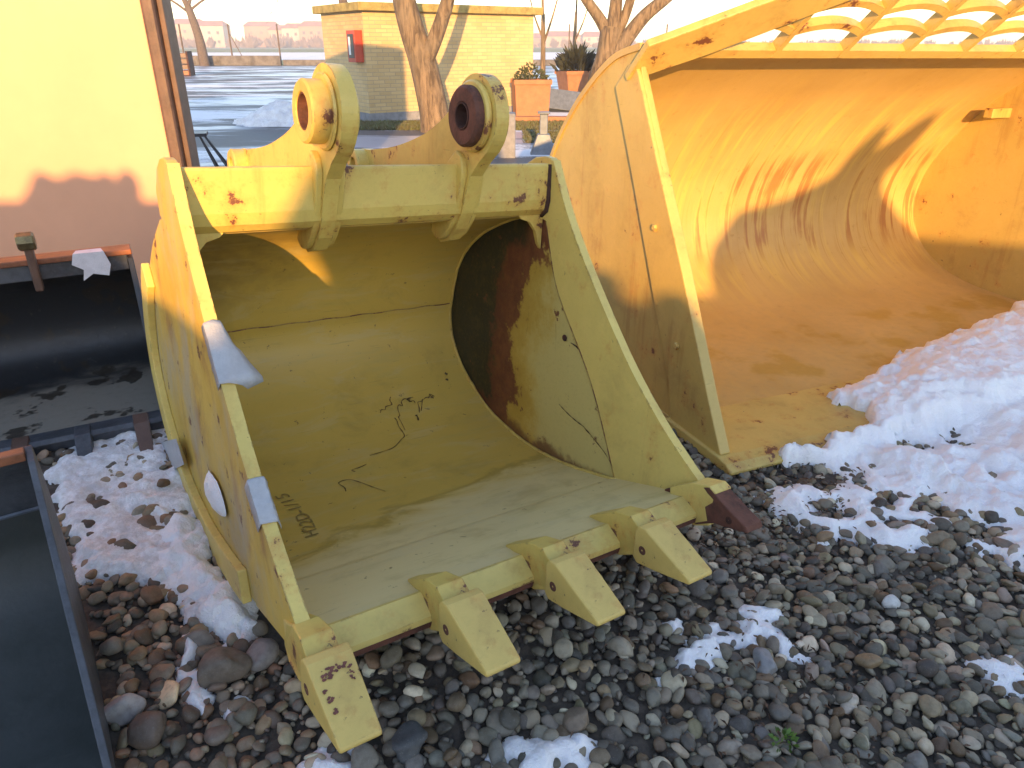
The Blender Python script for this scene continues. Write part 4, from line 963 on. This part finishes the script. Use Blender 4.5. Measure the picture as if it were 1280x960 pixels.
snow_patch([[(612, 962), (630, 930), (660, 922), (690, 926), (720, 925), (742, 940), (735, 985), (610, 990)]], 'snow patch on the gravel at the bottom of the picture', .042, .11, 35, .007, .05, .018, .07, 1.2, edge=.9)
snow_patch([[(372, 962), (395, 930), (430, 925), (470, 950), (470, 985), (370, 985)], [(228, 835), (255, 832), (262, 870), (240, 900), (228, 880)], [(285, 890), (310, 884), (312, 905), (290, 912)]], 'scraps of snow around the nearest bucket tooth', .042, .11, 45, .007, .2, .016, .07, 1.2, edge=.9)
snow_patch([[(60, 600), (90, 560), (160, 545), (215, 540), (235, 600), (262, 660), (300, 730), (330, 790), (312, 815), (275, 800), (225, 770), (190, 740), (140, 728), (110, 735), (88, 700), (70, 640)]], 'thin trampled dirty snow between the black bucket and the yellow bucket', .036, .16, 55, .008, .65, .02, .07, 1.3)
snow_patch([[(190, 650), (215, 632), (240, 660), (258, 690), (285, 720), (318, 780), (305, 812), (270, 790), (235, 765), (205, 742), (188, 700)], [(205, 810), (232, 800), (250, 822), (232, 838)]], 'thick lumpy white snow heaped along the left foot of the yellow bucket', .085, .10, 65, .008, .12, .012, .07, 1.0)
# snow blob stuck to the left side plate
SP = np.array([(0.799, -0.004), (0.697, 0.011), (0.635, -0.017), (0.627, -0.065), (0.75, -0.122), (0.852, -0.128), (0.884, -0.081)]); cen = SP.mean(0); v = []; f = []; nr = 5; ns = 28
SPc = np.array(catmull([tuple(q) for q in SP] + [tuple(SP[0])], 4))[:-1]
for r_ in range(nr + 1):
    k_ = r_ / nr
    for q in SPc:
        p_ = cen + (q - cen) * k_ * (1 + .12 * (float(fbm(np.array(q[0] * 60), np.array(q[1] * 60), 4)) - .5)); v.append((-.002 - .016 * (1 - k_ ** 3) * (.7 + .6 * float(fbm(np.array(p_[0] * 40), np.array(p_[1] * 40), 8))), p_[0] - BASE.y, p_[1] - BASE.z))
n_ = len(SPc); f = [(r_ * n_ + i, r_ * n_ + (i + 1) % n_, (r_ + 1) * n_ + (i + 1) % n_, (r_ + 1) * n_ + i) for r_ in range(nr) for i in range(n_)]
v = [(x - BASE.x, y, z) for x, y, z in v]
o = link('snow_clump', pyd('snow_clump', v, f), M['snow'], label='small white clump of snow stuck to the left outer face of the yellow bucket', cat='snow', smooth=True); o.matrix_world = frame_mat(BC, BY, BB, bworld(*BASE))
# ploughed heap in the yard
hp = bmesh.new(); bmesh.ops.create_grid(hp, x_segments=70, y_segments=50, size=1)
for q in hp.verts:
    r_ = math.hypot(q.co.x, q.co.y); n_ = float(fbm(np.array(q.co.x * 3 + 9), np.array(q.co.y * 3), 77)); n2_ = float(fbm(np.array(q.co.x * 9), np.array(q.co.y * 9 + 4), 78))
    h_ = max(0, 1 - r_ * (1 + .5 * (n_ - .5))) ** .8; q.co = Vector((q.co.x * 1.35, q.co.y * .9, h_ * .75 + (n2_ - .5) * .16 * (h_ > .02) - .02))
me = bpy.data.meshes.new('snow_heap'); hp.to_mesh(me); hp.free()
at = me.attributes.new('dirt', 'FLOAT', 'POINT'); at.data.foreach_set('value', np.full(len(me.vertices), .5, np.float32))
o = link('snow_heap', me, M['snow'], label='ploughed heap of old snow in the yard left of the brick hut', cat='snow heap', smooth=True); o.location = (-4.75, 15.9, .0); o.scale = (.78, .78, .66)

# ------------------------------------------------------------------ gravel
def icos(sub):
    b_ = bmesh.new(); bmesh.ops.create_icosphere(b_, subdivisions=sub, radius=1); b_.verts.ensure_lookup_table()
    V = np.array([q.co[:] for q in b_.verts]); F = np.array([[q.index for q in p.verts] for p in b_.faces]); b_.free(); return V, F
def shape(V, seed):
    rg = np.random.default_rng(seed); d = np.ones(len(V))
    for k in range(7):                       # facets and dents: worn, uneven pebbles
        n_ = rg.normal(size=3); n_ /= np.linalg.norm(n_); c_ = rg.uniform(.62, .92); pr = V @ n_
        d = np.minimum(d, np.where(pr > c_ * .6, .25 * d + .75 * np.minimum(d, c_ / np.maximum(pr, 1e-3)), d))
    for k in range(3):
        n_ = rg.normal(size=3); d = d * (1 + .07 * np.sin(V @ n_ * 1.7 + rg.uniform(0, 6)))
    return V * d[:, None]
def rot_batch(n, rg, tilt):
    ax = rg.normal(size=(n, 2)) * tilt; az = rg.uniform(0, 2 * np.pi, n)
    cx, sx = np.cos(ax[:, 0]), np.sin(ax[:, 0]); cy, sy = np.cos(ax[:, 1]), np.sin(ax[:, 1]); cz, sz = np.cos(az), np.sin(az)
    o = np.zeros(n); i = np.ones(n)
    Rx = np.stack([i, o, o, o, cx, -sx, o, sx, cx], 1).reshape(n, 3, 3); Ry = np.stack([cy, o, sy, o, i, o, -sy, o, cy], 1).reshape(n, 3, 3); Rz = np.stack([cz, -sz, o, sz, cz, o, o, o, i], 1).reshape(n, 3, 3)
    return Rx @ Ry @ Rz
PAL = np.array([(.15, .148, .14), (.09, .09, .088), (.21, .205, .19), (.13, .13, .128), (.19, .165, .13), (.30, .295, .275), (.065, .063, .062), (.16, .12, .09), (.25, .24, .215), (.12, .085, .06), (.46, .45, .42), (.125, .132, .14), (.17, .155, .12)])
PAL = PAL * np.array([1.08, .95, .74])
PW = np.array([13, 12, 12, 12, 9, 8, 12, 6, 9, 5, 3.0, 9, 8]); PW = PW / PW.sum()
def pebbles(name, pts, size, sub, label, seed, layer, warm=0.0, mat=None):
    rg = np.random.default_rng(seed); n = len(pts); V0, F0 = icos(sub); allv = np.empty((n, len(V0), 3)); 
    var = [shape(V0, 100 + k) for k in range(24)]; kind = rg.integers(0, 24, n)
    sc = size[:, None] * np.stack([rg.uniform(.85, 1.3, n), rg.uniform(.7, 1.05, n), rg.uniform(.42, .75, n)], 1)
    Rm = rot_batch(n, rg, .38)
    for k in range(24):
        s_ = np.nonzero(kind == k)[0]
        if len(s_): allv[s_] = np.einsum('nij,vj,nj->nvi', Rm[s_], var[k], sc[s_])
    z = gz(pts[:, 0], pts[:, 1]) + layer + size * rg.uniform(-.05, .45, n)
    allv += np.stack([pts[:, 0], pts[:, 1], z], 1)[:, None, :]
    F = (F0[None] + (np.arange(n) * len(V0))[:, None, None]).reshape(-1, 3)
    me = bpy.data.meshes.new(name); nv = n * len(V0); nf = len(F)
    me.vertices.add(nv); me.vertices.foreach_set('co', allv.reshape(-1).astype(np.float32)); me.loops.add(nf * 3); me.loops.foreach_set('vertex_index', F.reshape(-1).astype(np.int32))
    me.polygons.add(nf); me.polygons.foreach_set('loop_start', np.arange(0, nf * 3, 3, dtype=np.int32)); me.polygons.foreach_set('loop_total', np.full(nf, 3, np.int32)); me.update(calc_edges=True)
    col = PAL[rg.choice(len(PAL), n, p=PW)] * rg.uniform(.7, 1.5, (n, 1)) * (1 + rg.normal(size=(n, 3)) * .03)
    wm = np.clip(warm(pts) if callable(warm) else np.full(n, warm), 0, 1) * rg.random(n); col = col * (1 - wm[:, None]) + col * np.array([1.55, 1.0, .78]) * wm[:, None]
    at = me.attributes.new('stone_col', 'FLOAT_COLOR', 'POINT'); c4 = np.concatenate([np.repeat(col, len(V0), 0), np.ones((nv, 1))], 1); at.data.foreach_set('color', c4.reshape(-1).astype(np.float32))
    o = link(name, me, mat or M['pebble'], label=label, cat='gravel', kind='stuff', smooth=True); return o
def pebble_mat():
    m, t, p = newmat('river_pebbles'); b = NB(t); co = b.coord(); a = b.n('ShaderNodeAttribute', attribute_name='stone_col').outputs['Color']
    n = b.noise(co, 55, 6, 0.65); n2 = b.noise(co, 260, 3, 0.6)
    dk = b.n('ShaderNodeMix', {}, data_type='RGBA', blend_type='MULTIPLY'); b.link(b.math('MULTIPLY', b.ramp(n, .4, .7), .55), dk.inputs[0]); b.link(a, dk.inputs[6]); dk.inputs[7].default_value = (.55, .52, .5, 1)
    c = b.mix(b.math('MULTIPLY', b.ramp(n2, .58, .75), .35), dk.outputs[2], (.32, .31, .29)); b.link(c, p.inputs['Base Color'])
    b.link(b.math('MULTIPLY_ADD', n, .35, .46), p.inputs['Roughness']); b.link(b.bump(b.math('MULTIPLY_ADD', n2, .4, n), .25, .004), p.inputs['Normal']); return m
M['pebble'] = pebble_mat()
def scatter(x0, x1, y0, y1, sp, seed):
    rg = np.random.default_rng(seed); X, Y = np.meshgrid(np.arange(x0, x1, sp), np.arange(y0, y1, sp * .87), indexing='ij'); X = X + (np.arange(X.shape[1]) % 2)[None] * sp / 2
    return np.stack([X.ravel(), Y.ravel()], 1) + rg.uniform(-.42, .42, (X.size, 2)) * sp
def inview(P, m=.1):   # drop what lies well outside the picture or under the big buckets
    x, y = P[:, 0], P[:, 1]; k = (x > -.78 * y - .35) & (x < .80 * y + .45)
    rel = P - np.array([LO.x, LO.y]); lx = rel @ np.array([LC.x, LC.y]); ly = rel @ np.array([LY.x, LY.y]); k &= ~((lx > .05) & (ly > .12) & (lx < LW))
    for o_, cx_, cy_, w_, y0_, y1_ in ((BO, BC, BY, WB, .30, 1.50), (bb.matrix_world.translation, KC, KY, KW, -.01, .80), (db.matrix_world.translation, DC, DY, DW, -.03, .70)):
        rel = P - np.array([o_.x, o_.y]); lx = rel @ np.array([cx_.x, cx_.y]); ly = rel @ np.array([cy_.x, cy_.y]); k &= ~((lx > -.01) & (lx < w_ + .01) & (ly > y0_) & (ly < y1_))
    return P[k]
warm = lambda P: np.clip((-.25 - P[:, 0]) * 1.2, 0, .5) + .10
rg = np.random.default_rng(5)
P = inview(scatter(-1.5, 2.2, .78, 2.35, .041, 1)); pebbles('gravel', P, rg.uniform(.013, .027, len(P)) * (1 + .45 * (rg.random(len(P)) > .9)), 3, 'rounded grey river gravel around the bucket teeth', 21, .006, warm)
P = inview(scatter(-1.5, 2.2, .78, 2.35, .032, 2)); P = P[rg.random(len(P)) > .25]; pebbles('gravel', P, rg.uniform(.006, .014, len(P)), 2, 'small pebbles filling the gaps of the near gravel', 22, .004, warm)
P = inview(scatter(-3.2, 3.6, 2.3, 4.9, .046, 3)); pebbles('gravel', P, rg.uniform(.014, .028, len(P)), 2, 'grey gravel further back beside the loader bucket', 23, .005, warm)
P = inview(scatter(-1.3, 1.9, .78, 2.3, .105, 4)); P = P[rg.random(len(P)) > .55]; pebbles('gravel', P, rg.uniform(.019, .034, len(P)), 3, 'larger pebbles lying loose on top of the near gravel', 24, .016, warm)
# leaf and bark litter
def litter():
    n = 900; a = np.array([Gg(905, 655), Gg(1000, 880), Gg(1010, 615)]); pts = []; rg = np.random.default_rng(9)
    for c_, k, s_ in ((a[0], 350, .16), (a[1], 350, .30), (a[2], 200, .14)): pts.append(c_ + rg.normal(size=(k, 2)) * s_)
    P = np.concatenate(pts); v = []; f = []
    for (x, y) in P:
        an = rg.uniform(0, 6.28); L_ = rg.uniform(.005, .015); W_ = rg.uniform(.0015, .005); d = np.array([math.cos(an), math.sin(an)]); e = np.array([-d[1], d[0]]); z = float(gz(x, y)) + .030 + rg.uniform(-.012, .012); k = len(v); q = np.array([x, y])
        for s0, s1, zz in ((-1, 0, 0), (0, -1, .004), (1, 0, rg.uniform(-.006, .008)), (0, 1, .005)): r_ = q + d * L_ * s0 + e * W_ * s1; v.append((r_[0], r_[1], z + zz))
        f += [(k, k + 1, k + 2), (k, k + 2, k + 3)]
    me = bpy.data.meshes.new('leaf_litter'); me.from_pydata(v, [], f); link('leaf_litter', me, plain('leaf_litter', (0.16, 0.085, 0.05), .85, .4, 40, .1), label='brown scraps of bark and leaf among the gravel', cat='litter', kind='stuff')
litter()
v, f = leaf_mass(40, .03, .03, .03, 0, .016, 77); o = link('weed', pyd('weed', v, f), plain('fresh_leaf', (0.10, 0.20, 0.03), .6, .2, 20, 0), label='tiny green weed sprouting from the gravel at the bottom', cat='plant'); wx_, wy_ = Gg(978, 938); o.location = (wx_, wy_, float(gz(wx_, wy_)) + .025)
# single larger stones
def stone(px, py, r_, flat, col, label, seed, rz):
    x, y = Gg(px, py); V0, F0 = icos(4); V = shape(V0, seed) * np.array([r_ * 1.15, r_ * .9, r_ * flat]); me = bpy.data.meshes.new('stone'); me.from_pydata(V.tolist(), [], F0.tolist())
    at = me.attributes.new('stone_col', 'FLOAT_COLOR', 'POINT'); at.data.foreach_set('color', np.tile(np.array([*col, 1.0]), (len(V), 1)).reshape(-1).astype(np.float32))
    o = link('stone', me, M['pebble'], label=label, cat='stone', group='larger loose stones', smooth=True); o.location = (x, y, float(gz(x, y)) + r_ * flat * .55 + .012); o.rotation_euler = (.1, -.12, rz)
stone(281, 848, .062, .75, (.16, .125, .095), 'large rounded brown-grey stone left of the nearest tooth', 301, .4)
stone(330, 828, .046, .7, (.22, .19, .17), 'pale pinkish stone between the large brown one and the yellow bucket', 302, 1.2)
stone(187, 922, .048, .7, (.15, .11, .085), 'brown flat stone below the large rounded one', 303, .3)
stone(158, 897, .040, .8, (.40, .36, .34), 'pale frosted stone beside the dark bucket plate', 304, .9)
stone(157, 694, .040, .6, (.10, .085, .06), 'dark olive stone sitting in the trampled snow', 305, .2)
stone(126, 642, .038, .6, (.09, .06, .04), 'small dark brown stone in the trampled snow near the black teeth', 306, .1)
stone(720, 908, .032, .7, (.20, .145, .10), 'tan rounded stone in front of the second tooth', 307, .5)
stone(1111, 760, .027, .75, (.52, .52, .50), 'single whitish oval stone on the grey gravel to the right', 308, .4)
stone(512, 935, .046, .6, (.075, .078, .08), 'dark grey round stone right of the nearest tooth', 309, .7)
stone(954, 838, .042, .7, (.22, .22, .225), 'light grey stone at the edge of the small snow patch', 310, 1.5)

# ------------------------------------------------------------------ added shade casters behind the camera, outlines shaped for the long shade
def standing(name, outline, y0, y1, mat, label):
    me = pyd(name, [(x, y0, z) for x, z in outline] + [(x, y1, z) for x, z in outline], [tuple(range(len(outline))), tuple(range(2 * len(outline) - 1, len(outline) - 1, -1))] + [(i, i + len(outline), (i + 1) % len(outline) + len(outline), (i + 1) % len(outline)) for i in range(len(outline))])
    return link(name, me, mat, label=label, cat='shade caster', group='added shade casters behind the camera', bevel=0.02)
standing('shade_caster_left', [(-6.395, -0.100), (-6.395, 2.489), (-2.545, 2.489), (-2.475, 2.559), (-2.425, 2.639), (-2.365, 2.659), (-2.305, 2.619), (-2.245, 2.629), (-2.185, 2.659), (-2.115, 2.639), (-2.065, 2.629), (-2.005, 2.659), (-1.965, 2.639), (-1.960, 2.604), (-1.925, 2.649), (-1.875, 2.669), (-1.825, 2.639), (-1.810, 2.569), (-1.825, 2.489), (-1.395, 2.489), (-1.245, 2.189), (-0.455, 2.189), (-0.445, -0.100)], -6.6, -6.0, M['load'], 'added unseen shade caster with rounded bumps, behind the camera at left')  # invented slab, top edge cut to give the bumpy shadow on the wall
standing('shade_caster_mid', [(-0.430, -0.100), (-0.435, 2.409), (-0.361, 2.524), (-0.310, 2.623), (-0.265, 2.669), (-0.205, 2.869), (-0.095, 3.149), (0.405, 3.149), (0.525, 2.829), (0.605, 2.429), (0.685, 2.159), (0.764, 2.139), (0.805, 2.159), (0.855, 2.119), (0.877, 2.019), (0.930, 2.024), (0.959, 2.094), (1.008, 2.129), (1.045, 2.119), (1.105, 2.029), (1.205, 1.889), (1.685, 1.889), (1.685, -0.100)], -6.6, -6.0, M['load'], 'added unseen shade caster with stepped outline, in the middle behind the camera')  # invented slab, outlined to shade the yellow bucket and the loader's side
standing('shade_caster_right', [(1.695, -0.100), (1.697, 2.079), (1.730, 2.179), (1.915, 2.409), (2.285, 2.494), (2.625, 2.649), (2.705, 2.829), (2.785, 2.949), (2.849, 2.989), (2.880, 2.949), (2.875, 2.819), (2.995, 2.909), (3.105, 3.019), (3.190, 3.059), (3.225, 2.989), (3.165, 2.849), (3.065, 2.719), (3.105, 2.549), (3.495, 2.189), (6.605, 2.189), (6.605, -0.100)], -6.6, -6.0, M['load'], 'added unseen shade caster with two prongs, behind the camera at right')  # invented slab, its prongs shape the shadow inside the loader bucket
